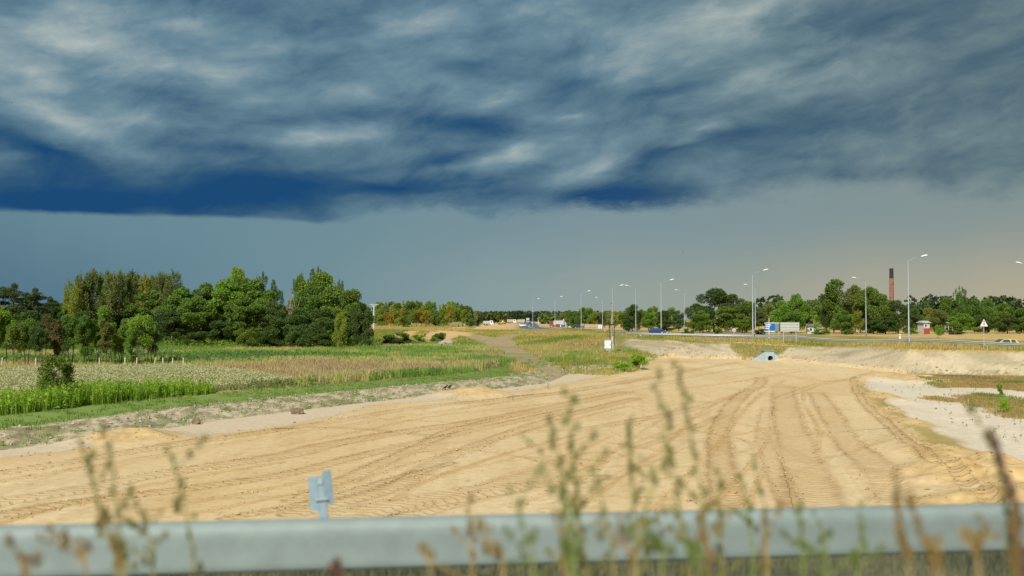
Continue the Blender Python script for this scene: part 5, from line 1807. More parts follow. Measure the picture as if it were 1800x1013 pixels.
MB().prism([(-1.75, -.2), (-.003, -.2), (-.003, Hh - .12), (-1.75, .10)], .10, .30, 'y').build('wing_wall', M_bconc, cu)
MB().prism([(Wd + .003, -.2), (Wd + .9, -.2), (Wd + .9, .35), (Wd + .003, Hh - .12)], .25, .45, 'y').build('wing_wall', M_bconc, cu)

# ------------------------------------------------------------------ chimney
Yc = 600.0
cb_ = at_depth(1567.5, 530, Yc); ct = at_depth(1567.5, 472, Yc)
gzc = gz(cb_.x, Yc)
ch = empty('chimney', (cb_.x, Yc, gzc), label='tall red brick factory chimney with a sooty black top rising behind the trees', cat='chimney')
M_brick = bpy.data.materials.new('brick'); M_brick.use_nodes = True
t = NT(M_brick.node_tree)
bt = t.new('ShaderNodeTexBrick')
bt.inputs['Color1'].default_value = (.30, .09, .055, 1); bt.inputs['Color2'].default_value = (.20, .07, .05, 1); bt.inputs['Mortar'].default_value = (.30, .22, .18, 1)
bt.inputs['Scale'].default_value = 1.0; bt.inputs['Brick Width'].default_value = .6; bt.inputs['Row Height'].default_value = .35; bt.inputs['Mortar Size'].default_value = .04
po = t.sep(t.new('ShaderNodeTexCoord').outputs['Object'])
t.l.new(t.comb(t.math('MULTIPLY', t.math('ARCTAN2', po[0], po[1]), 1.3), po[2], 0.0), bt.inputs['Vector'])
nn = t.noise(t.new('ShaderNodeTexCoord').outputs['Object'], .5, 4, .6)[0]
t.l.new(t.mix(t.rng(nn, .4, .7, 0, .7), bt.outputs['Color'], (.10, .05, .04)), t.n['Principled BSDF'].inputs['Base Color'])
t.n['Principled BSDF'].inputs['Roughness'].default_value = .9
Hc = ct.z - gzc
ra, rb = 1.5, 1.18
def rad_at(q): return ra + (rb - ra) * q / Hc
MB().tube([(0, 0, -.5), (0, 0, Hc - 6.0)], [rad_at(0), rad_at(Hc - 6)], 18, False).build('shaft', M_brick, ch)
MB().tube([(0, 0, Hc - 6.0), (0, 0, Hc)], [rad_at(Hc - 6), rb], 18).build('sooty_top', material('soot', (.035, .03, .03), .95, vary=.3), ch)
for q in (8, 12, 16, 20, 24, 28):
    if q < Hc - 6:
        MB().tube([(0, 0, q), (0, 0, q + .14)], rad_at(q) + .05, 18).build('steel_band', M_brown, ch)
for q in (-.35, .35):
    MB().tube([(q, -ra - .12, 1), (q, -rb - .12, Hc - .5)], .03, 4).build('ladder_rail', M_black, ch)


# ------------------------------------------------------------------ buildings behind the trees
def house(name, px, Yd, w_, d_, hw_, hr, mats, label, yaw=0.0, cat='building', windows=(), door=None, lower=None):
    g = gd(px, Yd)
    o = empty(name, g, R(yaw), label=label, cat=cat)
    MB().box(-w_ / 2, w_ / 2, -d_ / 2, d_ / 2, -.2, hw_).build('wall', mats[0], o)
    e_ = .3
    MB().prism([(-d_ / 2 - e_, hw_ + .004), (d_ / 2 + e_, hw_ + .004), (0, hw_ + hr)], -w_ / 2 - e_, w_ / 2 + e_, 'x').build('roof', mats[1], o)
    if lower: MB().box(-w_ / 2 - .02, w_ / 2 + .02, -d_ / 2 - .03, -d_ / 2 - .003, -.1, lower[0]).build('lower_cladding', lower[1], o)
    for (wx_, wz, ww, wh) in windows:
        f_ = MB().box(wx_ - ww / 2 - .06, wx_ + ww / 2 + .06, -d_ / 2 - .05, -d_ / 2 - .032, wz - wh / 2 - .06, wz + wh / 2 + .06).build('window', M_white, o)
        MB().box(wx_ - ww / 2, wx_ + ww / 2, -d_ / 2 - .06, -d_ / 2 - .052, wz - wh / 2, wz + wh / 2).build('pane', M_glass, f_)
    if door:
        MB().box(door - .45, door + .45, -d_ / 2 - .05, -d_ / 2 - .034, 0, 2.0).build('door', M_brown, o)
    return o


M_plaster = material('pale_plaster', (.48, .48, .45), .8, vary=.2, vscale=1.5)
M_roofw = material('sheet_roof', (.42, .45, .48), .5, .1)
M_roofd = material('dark_roof', (.13, .12, .12), .8)
house('hut', 1623, 206, 1.3, 2.4, 2.3, .45, (M_plaster, M_roofw), 'narrow white hut with a bright red lower front between the right hand trees', 8, lower=(1.2, material('dull_red', (.30, .05, .04), .7, vary=.3)), windows=((-.25, 1.75, .5, .5),))
house('house', 1429, 212, 2.6, 3, 1.5, .6, (M_plaster, M_roofd), 'low white house half hidden behind the pale lime sapling', -12, windows=((-.6, .9, .5, .6), (.6, .9, .5, .6)))
g = gd(1667, 222)
o = empty('shed', g, label='open shed with a pale roof on thin posts between the right hand trees', cat='shed')
MB().prism([(-1.3, 2.35), (1.3, 2.0), (1.3, 2.1), (-1.3, 2.47)], -1.0, 1.0, 'y').build('roof', M_roofw, o)
for xx in (-1.2, -.4, .4, 1.2):
    for yy in (-.9, .9):
        MB().box(xx - .05, xx + .05, yy - .05, yy + .05, -.2, 2.0).build('post', M_postwood, o)
MB().box(-1.15, 1.15, .8, .86, 0, 1.2).build('back_panel', M_roofd, o)
g = gd(955, 820)
o = empty('canopy', g, label='long pale canopy on posts beside the distant road', cat='canopy')
MB().prism([(-5, 3.4), (5, 3.4), (4.5, 4.1), (-2, 4.2), (-5, 3.8)], -4, 4, 'y').build('roof', M_roofw, o)
for xx in (-4.2, 0, 4.2):
    MB().box(xx - .3, xx + .3, -3.5, -3, -.2, 3.4).build('post', M_postwood, o)


# ------------------------------------------------------------------ vehicles
def paint(name, c): return material(name, c, .25, .0, vary=.03, spec=.6)


_wheel = {}
def wheel(parent, x_, y_, r):
    if r not in _wheel:
        _wheel[r] = (MB().tube([(0, -.10, 0), (0, .10, 0)], r, 14).mesh('tyre', M_black), MB().tube([(0, -.115, 0), (0, .115, 0)], r * .6, 10).mesh('rim', M_galv))
    w0 = link('wheel', MB().tube([(0, -.09, 0), (0, .09, 0)], r * .2, 8).mesh('wheel', M_galv), parent); w0.location = (x_, y_, r)
    link('tyre', _wheel[r][0], w0); link('rim', _wheel[r][1], w0)


def car(pos, yaw, mat, label, estate=False, s=1.0, name='car', group=None):
    """local +x is the front"""
    o = empty(name, pos, R(yaw), label=label, cat='car', group=group)
    o.scale = (s, s, s)
    hw = .86
    lower = [(-2.1, .30), (-2.12, .62), (-2.05, .88), (-1.55, .93), (.75, .93), (1.55, .84), (2.02, .70), (2.12, .50), (2.08, .28), (1.75, .26), (1.62, .5), (1.2, .5), (1.05, .24),
             (-1.0, .24), (-1.15, .5), (-1.6, .5), (-1.72, .27)]
    MB().prism(lower, -hw, hw, 'y').build('body', mat, o)
    back = -2.0 if estate else -1.7
    prof = [(back, .935), (back + .35 if not estate else back + .12, 1.40), (-.9, 1.46), (.1, 1.44), (.95, .935)]
    vs = []
    for sy in (-1, 1):
        for (p, q) in prof:
            vs.append((p, sy * (hw - .03 - (q - .93) * .32), q))
    n = len(prof)
    fs = [(i, (i + 1) % n, n + (i + 1) % n, n + i) for i in range(n)] + [tuple(range(n)), tuple(range(2 * n - 1, n - 1, -1))]
    MB().add(vs, fs).build('cabin', mat, o)
    for sy in (-1, 1):
        for (a, b_) in ((back + .35, -.75), (-.65, .15)):
            yb = lambda q: sy * (hw - .03 - (q - .93) * .32 + .008)
            q0, q1 = .98, 1.36
            P4 = [(a, yb(q0), q0), (b_ + (.35 if b_ > 0 else 0), yb(q0), q0), (b_, yb(q1), q1), (a + .15, yb(q1), q1)]
            P4b = [(p, q + sy * .006, r) for p, q, r in P4]
            MB().add(P4 + P4b, [(0, 1, 2, 3), (7, 6, 5, 4), (0, 4, 5, 1), (1, 5, 6, 2), (2, 6, 7, 3), (3, 7, 4, 0)]).build('side_window', M_glass, o)
    MB().add([(.93, -.68, .99), (.93, .68, .99), (.22, .60, 1.40), (.22, -.60, 1.40), (.95, -.68, .99), (.95, .68, .99), (.24, .60, 1.41), (.24, -.60, 1.41)],
             [(0, 1, 2, 3), (7, 6, 5, 4), (0, 4, 5, 1), (1, 5, 6, 2), (2, 6, 7, 3), (3, 7, 4, 0)]).build('windscreen', M_glass, o)
    bx = back
    e_ = .35 if not estate else .12
    MB().add([(bx + .03, -.62, .99), (bx + .03, .62, .99), (bx + e_ - .04, .55, 1.36), (bx + e_ - .04, -.55, 1.36), (bx + .01, -.62, .99), (bx + .01, .62, .99), (bx + e_ - .06, .55, 1.36), (bx + e_ - .06, -.55, 1.36)],
             [(0, 1, 2, 3), (7, 6, 5, 4), (0, 4, 5, 1), (1, 5, 6, 2), (2, 6, 7, 3), (3, 7, 4, 0)]).build('rear_window', M_glass, o)
    for sy in (-1, 1):
        MB().box(2.03, 2.10, sy * .62 - .17, sy * .62 + .17, .58, .70).build('headlight', M_white, o)
        MB().box(-2.14, -2.09, sy * .66 - .13, sy * .66 + .13, .66, .84).build('tail_light', M_red, o)
        MB().box(.55, .72, sy * (hw + .09) - .07, sy * (hw + .09) + .07, .93, 1.05).build('mirror', mat, o)
    MB().box(2.085, 2.125, -.26, .26, .40, .50).build('number_plate', M_white, o)
    for xx in (-1.37, 1.41):
        for sy in (-1, 1): wheel(o, xx, sy * (hw - .10), .32)
    return o


def truck(pos, yaw, cabm, boxm, label, length=6.5, h=3.0, name='truck'):
    o = empty(name, pos, R(yaw), label=label, cat='truck')
    L_ = length
    MB().prism([(L_ / 2 - 1.7, .6), (L_ / 2, .6), (L_ / 2, 1.5), (L_ / 2 - .25, 2.5), (L_ / 2 - 1.7, 2.55)], -1.1, 1.1, 'y').build('cab', cabm, o)
    MB().prism([(L_ / 2 + .005, 1.45), (L_ / 2 + .02, 1.45), (L_ / 2 - .19, 2.3), (L_ / 2 - .21, 2.3)], -.9, .9, 'y').build('windscreen', M_glass, o)
    for sy in (-1, 1):
        MB().box(L_ / 2 - 1.3, L_ / 2 - .5, sy * 1.105 - .01, sy * 1.105 + .01, 1.5, 2.2).build('side_window', M_glass, o)
        MB().box(L_ / 2, L_ / 2 + .04, sy * .8 - .16, sy * .8 + .16, .75, .95).build('headlight', M_white, o)
    MB().box(-L_ / 2, L_ / 2 - 1.8, -1.2, 1.2, .95, h).build('cargo_box', boxm, o)
    MB().box(-L_ / 2, L_ / 2 - .3, -.45, .45, .6, .947).build('chassis', M_black, o)
    for xx in (L_ / 2 - .9, -L_ / 2 + 1.2, -L_ / 2 + 2.3):
        for sy in (-1, 1): wheel(o, xx, sy * .95, .48)
    return o


def digger(pos, yaw, label, s=1.0):
    o = empty('excavator', pos, R(yaw), label=label, cat='excavator')
    o.scale = (s, s, s)
    My = M_yellow
    for sy in (-1, 1):
        MB().prism([(-1.6, .1), (-1.3, 0), (1.3, 0), (1.6, .1), (1.7, .45), (1.4, .8), (-1.4, .8), (-1.7, .45)], sy * 1.0 - .25, sy * 1.0 + .25, 'y').build('crawler_track', M_black, o)
    MB().prism([(-1.9, .85), (1.4, .85), (1.4, 1.5), (-1.2, 1.7), (-1.9, 1.5)], -1.15, 1.15, 'y').build('body', My, o)
    c_ = MB().box(.0, 1.3, .15, 1.1, 1.52, 2.8).build('cab', My, o)
    MB().box(.15, 1.15, .10, .146, 1.8, 2.6).box(1.303, 1.34, .25, 1.0, 1.75, 2.6).build('window', M_glass, c_)
    MB().tube([(1.2, -.4, 1.4), (2.8, -.4, 3.9), (4.4, -.4, 3.2)], [.22, .20, .15], 6).build('boom', My, o)
    MB().tube([(4.4, -.4, 3.2), (4.7, -.4, 1.2)], [.15, .11], 6).build('stick', My, o)
    MB().prism([(4.4, 1.2), (5.0, 1.2), (4.95, .5), (4.4, .45), (4.2, .8)], -.85, .05, 'y').build('bucket', M_black, o)


M_yellow = paint('yellow_paint', (.45, .31, .05))
P_blue = paint('blue_car_paint', (.03, .07, .20)); P_yel = paint('yellow_car_paint', (.55, .42, .05)); P_white = paint('white_car_paint', (.72, .72, .72))
P_dark = paint('dark_car_paint', (.03, .04, .06)); P_redw = paint('red_car_paint', (.28, .06, .05)); P_silver = paint('silver_car_paint', (.45, .46, .48))
P_box = paint('box_white', (.42, .43, .43)); P_sandy = paint('sandy_box', (.40, .34, .26)); P_orange = paint('orange_cab', (.60, .22, .10))

car(gd(1157, 172) + Vector((0, 0, .25)), -62, P_blue, 'blue car driving beside the tall street lamp at the barrier end', True, .85)
g = gd(1762, 129); car(Vector((g.x, g.y, gz(g.x, g.y) + .05)), 176, P_yel, 'yellow car half hidden behind the crash barrier at right')
g = gp(1016, 577.5); car(g, 20, P_dark, 'small dark car beside a lamp on the distant side road')
g = gp(1012, 576.5)
for px_, Yd, mt, yaw, lb in [(916.5, 430, P_white, -88, 'white car coming towards us on the distant carriageway'), (921.5, 436, P_silver, -88, 'silver car next to the white one on the distant carriageway'),
                             (931.5, 560, P_dark, 90, 'dark car far down the carriageway'), (934, 700, P_silver, 90, 'silver car farther than the dark one on the carriageway')]:
    car(gd(px_, Yd) + Vector((0, 0, .09)), yaw, mt, lb)
truck(gd(927.5, 820) + Vector((0, 0, .09)), -88, P_box, P_box, 'white lorry at the far end of the carriageway', 8, 4.0)
truck(gd(858, 500), 8, P_white, P_box, 'white works lorry on the sand left of the distant road', 5, 2.3)
truck(gd(899, 620), 5, P_white, P_sandy, 'pale works lorry left of the distant carriageway', 5.5, 2.6)
truck(gd(914, 640), 172, P_sandy, P_sandy, 'sand-coloured tipper beside the distant carriageway', 6.5, 2.9)
truck(gd(979, 400), 168, P_redw, P_box, 'lorry with red cab and white box on the distant works area', 6, 2.8)
truck(gd(994, 420), 172, P_white, P_box, 'white box lorry standing behind the red cab lorry', 5.5, 3.4)
digger(gd(879, 520), 20, 'yellow excavator on the sand left of the distant road', .6)
digger(gd(886, 560), 160, 'second, darker and farther excavator beside the yellow one', .6)
car(gd(984, 372), 10, P_redw, 'red car in front of the distant lorries')
car(gd(1004, 380), -20, P_white, 'white car right of the distant lorries')

# small container at the distant verge
g = gd(1054.5, 330)
o = empty('container', g, label='small pale blue-grey container in the field, left of the utility pole', cat='container')
MB().box(-.6, .6, -.6, .6, .15, 1.35).build('body', M_cab, o)
MB().box(-.65, .65, -.65, .65, 1.353, 1.42).build('lid', M_galv, o)
MB().box(-.5, .5, -.5, .5, -.1, .147).build('base', M_conc, o)
MB().box(-.25, .25, -.62, -.603, .3, 1.1).build('door', M_signback, o)

# ------------------------------------------------------------------ rocks, pegs and small things
def rock(px, py, w_, h_, mat, name, label, cat, flat=1.0):
    g = gp(px, py); r = w_ / F * g.y / 2; hh = h_ / F * g.y
    b_ = bmesh.new()
    bmesh.ops.create_icosphere(b_, subdivisions=3, radius=1)
    sd_ = random.random() * 50
    from mathutils import noise as mn
    for v_ in b_.verts:
        q = v_.co.copy()
        f_ = 1 + .35 * mn.noise(q * 1.6 + Vector((sd_, 0, 0))) + .15 * mn.noise(q * 4 + Vector((sd_, 3, 0)))
        v_.co = Vector((q.x * r * f_, q.y * r * .8 * f_, q.z * hh * .62 * f_ + hh * .35))
    me = bpy.data.meshes.new(name); b_.to_mesh(me); b_.free(); me.materials.append(mat)
    o = link(name, me); o.location = g
    return tag(o, label, cat)


M_rock = material('pale_rock', (.34, .32, .28), .9, vary=.3, vscale=1.5, bump=.8, bscale=5)
M_dirtr = material('brown_clod', (.20, .15, .10), .95, vary=.4, vscale=3, bump=.8)
rock(345, 746, 15, 11, M_dirtr, 'soil_lump', 'dark brown lump of soil on the grey berm, left', 'soil lump')
rock(522, 728, 22, 12, M_dirtr, 'soil_lump', 'rough grey-brown lump of soil at the sand edge below the green strip', 'soil lump')
rock(725, 604, 12, 8, M_rock, 'boulder', 'grey boulder at the right side of the first overgrown mound', 'boulder')
rock(787, 606, 20, 8, M_rock, 'boulder', 'pale boulder at the right side of the second overgrown mound', 'boulder')
rock(775, 607, 12, 6, M_rock, 'boulder', 'low pale boulder left of the larger one at the second mound', 'boulder')
rock(700, 592, 14, 6, M_rock, 'boulder', 'pale stone pile behind the first overgrown mound', 'boulder')
rock(1106, 650, 18, 4, M_rock, 'boulder', 'flat pale stone at the foot of the green bush by the sand corner', 'boulder')
rock(1305, 1004, 46, 18, material('pale_wood', (.62, .55, .36), .8, vary=.2), 'wood_chunk', 'small pale chunk lying below the close rail at right', 'wood')
rock(1055, 640, 5, 4, material('blue_litter', (.12, .22, .32), .5), 'litter', 'small blue litter on the grass left of the green bush', 'litter')
rock(1051, 634, 7, 5, M_rock, 'boulder', 'small grey stone behind the blue litter', 'boulder')
rock(996, 620, 6, 5, material('yellow_sack', (.60, .42, .04), .6), 'sack', 'small yellow sack in the grass left of the cabinet', 'sack')
M_bag = material('sand_bag', (.45, .36, .18), .9, vary=.2)
rock(1565, 720, 7, 6, M_bag, 'sandbag', 'left one of two small sandbags on the pale ground', 'sandbag')
rock(1579, 719, 6, 7, M_bag, 'sandbag', 'right one of two small sandbags on the pale ground', 'sandbag')


def stake(px, py, h_, mat, label, w_=.03, flag=None):
    g = gp(px, py)
    hh = h_ / F * g.y
    o = empty('survey_stake', g, random.random(), label=label, cat='stake')
    MB().box(-w_, w_, -w_, w_, -.2, hh - .1).prism([(-w_, hh - .1), (w_, hh - .1), (0, hh)], -w_, w_, 'y').build('peg', mat, o)
    if flag: MB().box(-w_ - .004, w_ + .004, -w_ - .004, w_ + .004, hh * .6, hh * .8).build('tape', flag, o)


stake(901, 704, 10, M_wood, 'thin stake at the sand edge, left of the stake with the orange band', .02)
stake(963, 684, 11, M_wood, 'short stake with an orange band at the corner of the berm', .03, material('orange_tape', (.6, .2, .05), .6))
stake(751, 703, 10, M_postwood, 'thin pale stake on the berm, left of the two crows', .02)
stake(1702, 712, 12, material('yellow_peg', (.55, .45, .12), .7), 'pale yellow peg on the right hand turf', .03)
stake(476, 674, 10, M_postwood, 'short pale stake at the far corner of the white crop', .03)
stake(747, 592, 6, M_black, 'dark stake on the sandy mound in the middle distance', .09)


def crow(px, py, label):
    g = gp(px, py)
    o = empty('crow', g, random.uniform(-1, 1), label=label, cat='bird')
    MB().tube([(-.22, 0, .12), (-.10, 0, .17), (.04, 0, .24), (.12, 0, .30), (.16, 0, .34), (.26, 0, .33)], [.015, .06, .08, .05, .04, .005], 8).build('body', M_black, o, True)
    for s1 in (-1, 1): MB().tube([(0, s1 * .03, 0), (0.01, s1 * .03, .2)], .012, 5).build('leg', M_black, o)
    MB().prism([(-.24, .10), (.02, .2), (0, .27), (-.2, .14)], -.085, -.06, 'y').build('wing', M_black, o)


crow(783, 686, 'left one of two black birds on the green strip')
crow(790.5, 685, 'right one of two black birds on the green strip')


def flying(px, py, Yd, s, label):
    p = at_depth(px, py, Yd)
    o = empty('flying_bird', p, 1.0, label=label, cat='bird')
    o.scale = (s, s, s)
    MB().tube([(-.25, 0, 0), (0, 0, .02), (.2, 0, .03), (.3, 0, .02)], [.02, .07, .05, .01], 8).build('body', M_black, o, True)
    for s1 in (-1, 1):
        MB().add([(.12, s1 * .04, .02), (-.12, s1 * .04, .02), (-.10, s1 * .35, .16), (-.02, s1 * .75, .10), (.10, s1 * .35, .17), (0, s1 * .3, .12)],
                 [(0, 1, 2, 4), (2, 3, 4), (0, 5, 1)]).build('wing', M_black, o)


flying(1200, 445, 170, .5, 'small dark bird flying above the lamps')
flying(20.5, 181, 150, .4, 'tiny dark bird flying high at the left')

# overgrown mounds
tree('bush', 702, 584, gp(702, 606).y, 66, 'mid', 'bush', 'dark green overgrowth on the first mound in the middle distance', None, 0)
tree('bush', 683, 590, gp(683, 607).y, 40, 'dark', 'bush', 'dark left end of the overgrown first mound', None, 1)
tree('bush', 738, 587, gp(738, 603).y, 30, 'bright', 'bush', 'lighter bush right of the first mound', None, 2)
tree('bush', 772, 585, gp(772, 604).y, 40, 'mid', 'bush', 'green overgrowth on the second mound with the pale boulders', None, 1)
tree('bush', 712, 578, 380, 20, 'mid', 'bush', 'small bush behind the mounds at the edge of the tan field', None, 2)


# ------------------------------------------------------------------ weeds on the near side of the rail
W_TINT = {'olive': [(.20, .20, .06), (.31, .29, .10)], 'green': [(.15, .20, .05), (.23, .29, .08)], 'rust': [(.25, .17, .06), (.36, .25, .10)],
          'brown': [(.17, .10, .08), (.26, .16, .12)], 'straw': [(.32, .22, .08), (.42, .30, .11)]}
M_stem = {k: material('stem_' + k, tuple(np.array(v_[1]) * .9), .8) for k, v_ in W_TINT.items()}


_heads = {}
def head_mesh(tint, k):
    if (tint, k) not in _heads:
        n = 26
        dd = rng.normal(0, 1, (n, 3)); dd *= (rng.random((n, 1)) ** .4) / np.linalg.norm(dd, axis=1)[:, None]
        _heads[(tint, k)] = quads('seed_head', dd, 1.0, mixc(W_TINT[tint], rng.random(n)), M_grass, 0, aspect=.6)
    return _heads[(tint, k)]


def weed(pts, d, tint, label, dens=1.0, size=.016, rad=.017, branch=True, stem=.0030, first=0.0):
    """pts: pixels of the photograph from the tip down; d: depth"""
    P_ = [at_depth(a, b_, d) for a, b_ in pts]
    root = P_[-1] + (P_[-1] - P_[-2]) * .2
    k_ = max(0, (P_[-1].z - 3.8))
    base = Vector((P_[-1].x + (P_[-1].x - P_[-2].x) * .4, d + random.uniform(-.1, .1), 3.8))
    full = P_ + [base]
    o = empty('wild_weed', base, 0, label=label, cat='weed', group='tall weeds in front of the close rail')
    loc = [q - base for q in full]
    L_ = [Vector(q) for q in smooth3(loc, 6)]
    m = MB().tube(L_, [stem * (.5 + 1.2 * i / len(L_)) for i in range(len(L_))], 5)
    heads = []
    tot = sum((L_[i + 1] - L_[i]).length for i in range(len(L_) - 1))
    vis = sum((loc[i + 1] - loc[i]).length for i in range(len(loc) - 2))
    n = int(vis / .030 * dens) + 1
    for j in range(n):
        tt = first + (1 - first) * (j + random.uniform(-.2, .2)) / n
        s1 = max(0, tt) * vis
        a_ = 0
        for i in range(len(L_) - 1):
            l_ = (L_[i + 1] - L_[i]).length
            if a_ + l_ >= s1: q = L_[i].lerp(L_[i + 1], (s1 - a_) / l_); break
            a_ += l_
        off = Vector((random.uniform(-1, 1), random.uniform(-.5, .5), random.uniform(.1, .6))) * (.016 + .022 * tt)
        if branch and random.random() < .6:
            m.tube([q, q + off * .6 + Vector((0, 0, .003)), q + off], stem * .5, 4)
            heads.append((q + off, rad * random.uniform(.6, 1.25)))
        else:
            heads.append((q, rad * random.uniform(.5, 1.0)))
        if branch and random.random() < .25 * tt:
            off2 = Vector((random.choice((-1, 1)) * random.uniform(.05, .12), random.uniform(-.04, .04), random.uniform(.04, .11)))
            m.tube([q, q + off2 * .5 + Vector((0, 0, -.005)), q + off2], stem * .55, 4)
            for e_ in (.5, .8, 1.0): heads.append((q + off2 * e_, rad * random.uniform(.5, .9)))
    m.build('stem', M_stem[tint], o)
    for (c_, r_) in heads:
        h_ = link('seed_head', head_mesh(tint, random.randint(0, 5)), o)
        h_.location = c_; h_.scale = (r_, r_, r_ * 1.6); h_.rotation_euler = (0, 0, random.uniform(0, 6.28))
    return o


def smooth3(pts, n):
    out = []
    P_ = [2 * pts[0] - pts[1]] + pts + [2 * pts[-1] - pts[-2]]
    for i in range(1, len(P_) - 2):
        for k in range(n):
            t_ = k / n; a, b_, c_, d = P_[i - 1], P_[i], P_[i + 1], P_[i + 2]
            out.append(.5 * ((2 * b_) + (c_ - a) * t_ + (2 * a - 5 * b_ + 4 * c_ - d) * t_ ** 2 + (3 * b_ - a - 3 * c_ + d) * t_ ** 3))
    out.append(P_[-2])
    return out


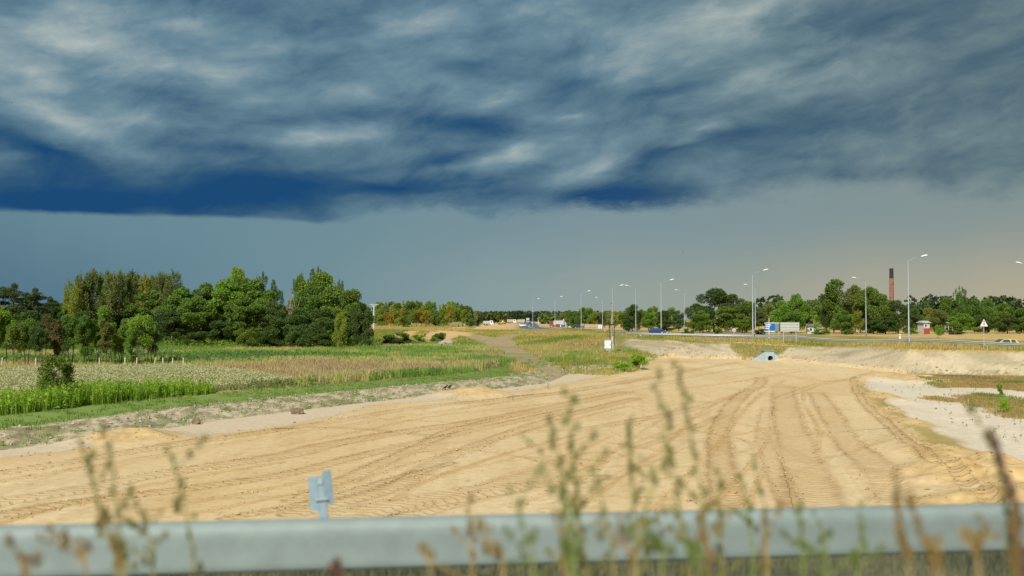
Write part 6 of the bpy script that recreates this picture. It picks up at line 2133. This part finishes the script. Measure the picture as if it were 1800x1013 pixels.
random.seed(21)
WL = [
    ([(182, 750), (195, 800), (203, 870), (212, 960), (220, 1030)], 2.9, 'olive', 'second weed stem from the left, in front of the sand', 1.0),
    ([(140, 775), (160, 835), (172, 880), (185, 940), (205, 1030)], 3.0, 'olive', 'left weed stem with dark clumps, leaning right', 1.2),
    ([(298, 792), (310, 830), (322, 880), (332, 940), (340, 1030)], 3.1, 'olive', 'slim weed stem right of the left pair', 1.0),
    ([(235, 868), (246, 905), (262, 945), (270, 1030)], 3.0, 'olive', 'short weed stem between the left pair and the slim stem', .9),
    ([(112, 932), (132, 960), (145, 990), (150, 1040)], 2.6, 'rust', 'low rusty weed above the rail at left', 1.2),
    ([(18, 950), (36, 985), (45, 1010), (50, 1050)], 2.5, 'rust', 'low rusty weed at the lower left corner', 1.5),
    ([(185, 905), (200, 950), (210, 990), (214, 1040)], 2.6, 'rust', 'rusty seed stalk before the rail, left', 1.1),
    ([(1000, 690), (1003, 740), (1006, 800), (1015, 880), (1022, 960), (1030, 1040)], 3.1, 'olive', 'tallest left stem of the middle weeds', 1.3),
    ([(972, 742), (980, 790), (985, 850), (995, 930), (1005, 1040)], 3.2, 'olive', 'olive stem just left of the tallest middle one', 1.2),
    ([(950, 822), (972, 855), (990, 880), (1003, 935), (1012, 1040)], 2.8, 'green', 'green stem leaning left with a clump at its bend', 1.1),
    ([(900, 862), (908, 885), (922, 940), (940, 1040)], 2.7, 'green', 'green stem with dark bud at the middle left', .9),
    ([(1105, 740), (1108, 790), (1110, 850), (1116, 930), (1120, 1040)], 3.3, 'olive', 'straight olive stem in the middle of the middle weeds', 1.1),
    ([(1152, 655), (1160, 705), (1168, 745), (1170, 790), (1150, 850), (1130, 920), (1118, 1040)], 3.2, 'olive', 'tall stem bending left at its lower half', 1.1),
    ([(1193, 640), (1203, 700), (1212, 755), (1222, 810), (1236, 880), (1240, 950), (1245, 1040)], 3.2, 'olive', 'highest weed stem of all, right of the middle', 1.2),
    ([(1180, 800), (1186, 860), (1196, 910), (1208, 960), (1215, 1040)], 3.0, 'olive', 'short stem under the highest one', .9),
    ([(1046, 828), (1055, 870), (1070, 930), (1080, 1040)], 3.0, 'olive', 'faint short stem between the middle stems', .9),
    ([(1260, 828), (1262, 870), (1266, 930), (1270, 1040)], 3.3, 'olive', 'slim short stem right of the highest one', .8),
    ([(1325, 800), (1332, 850), (1345, 900), (1352, 1040)], 3.6, 'olive', 'faint thin stem right of the middle group', .6),
    ([(1300, 838), (1308, 860), (1318, 930), (1325, 1040)], 3.5, 'green', 'small green stem before the rail right of the middle', .7),
    ([(1405, 888), (1408, 930), (1410, 975), (1412, 1040)], 2.9, 'green', 'green stem rising over the rail right of the middle', 1.0),
    ([(1510, 890), (1514, 930), (1510, 980), (1508, 1040)], 2.9, 'green', 'green stem before the rail, right part', .9),
    ([(1430, 900), (1450, 950), (1455, 1040)], 3.0, 'green', 'thin low green stem before the rail, right part', .8),
    ([(845, 920), (858, 950), (872, 985), (885, 1040)], 2.6, 'straw', 'curved straw-coloured stalk before the rail in the middle', .9),
    ([(975, 905), (985, 940), (990, 985), (992, 1040)], 2.5, 'rust', 'rusty stalk low in the middle group', 1.1),
    ([(1085, 915), (1100, 950), (1110, 990), (1112, 1040)], 2.5, 'rust', 'rusty stalk leaning left in the middle group', 1.2),
    ([(1232, 905), (1240, 945), (1245, 990), (1247, 1040)], 2.5, 'rust', 'rusty stalk below the highest weed', 1.2),
    ([(1345, 905), (1343, 950), (1346, 1040)], 2.8, 'rust', 'rusty stalk low right of the middle', .9),
    ([(1575, 838), (1577, 870), (1580, 915), (1590, 980), (1600, 1040)], 2.5, 'rust', 'thick rust-brown seed spike at the right', 1.1),
    ([(1600, 880), (1612, 915), (1625, 960), (1640, 1040)], 2.5, 'rust', 'thinner rust-brown spike right of the thick one', 1.4),
    ([(1742, 760), (1755, 800), (1772, 850), (1785, 900), (1795, 1040)], 2.7, 'brown', 'purple-brown seed stalk at the right edge', 1.5),
    ([(1700, 700), (1722, 745), (1740, 775), (1760, 840), (1780, 1040)], 2.8, 'olive', 'branching stem with small buds above the purple-brown stalk', .8),
    ([(1775, 905), (1785, 950), (1790, 1040)], 2.5, 'rust', 'reddish stalk at the lower right corner', 1.3),
    ([(1695, 945), (1712, 975), (1722, 1040)], 2.3, 'straw', 'straw seed head at the lower right', 1.6),
    ([(820, 880), (824, 905), (828, 960), (830, 1040)], 3.4, 'straw', 'pale thin grass stalk above the rail in the middle', .8),
    ([(586, 998), (590, 1015), (592, 1050)], 2.7, 'brown', 'dark brown seed head at the bottom edge left of the middle', 3.0),
    ([(1150, 940), (1158, 975), (1165, 1040)], 2.4, 'green', 'leafy low stem at the bottom of the middle group', 1.8),
    ([(990, 960), (1000, 990), (1005, 1040)], 2.4, 'green', 'leafy low stem at the bottom left of the middle group', 1.8),
    ([(1215, 955), (1225, 985), (1230, 1040)], 2.4, 'green', 'leafy low stem at the bottom right of the middle group', 1.8),
    ([(745, 968), (752, 990), (758, 1040)], 2.6, 'straw', 'very low straw stalk under the rail', .9),
    ([(1640, 965), (1650, 990), (1655, 1040)], 2.3, 'straw', 'low straw tuft between the rust-brown spikes and the corner', 1.8),
]
for pts, d, tn, lb, dn in WL:
    thick = 'thick' in lb or 'purple' in lb
    weed(pts, d, tn, lb, dn, rad=.015 if thick else .0115, branch=not thick, size=.017)

# grass of the shoulder below the close rail
n = 9000
x = rng.uniform(-6, 6, n); y = rng.uniform(6.3, 8.8, n)
z = np.full(n, 3.78)
tufts('shoulder_grass', x, y, z, 5, .07 + .07 * rng.random(n), .006, .05, lambda a, b_: mixc([(.13, .14, .09), (.19, .20, .12), (.26, .24, .15)], fbm(a * 2, b_ * 2, 170, 3) * 1.4 - .2),
      label='short grey-green grass of the road shoulder below the close rail')
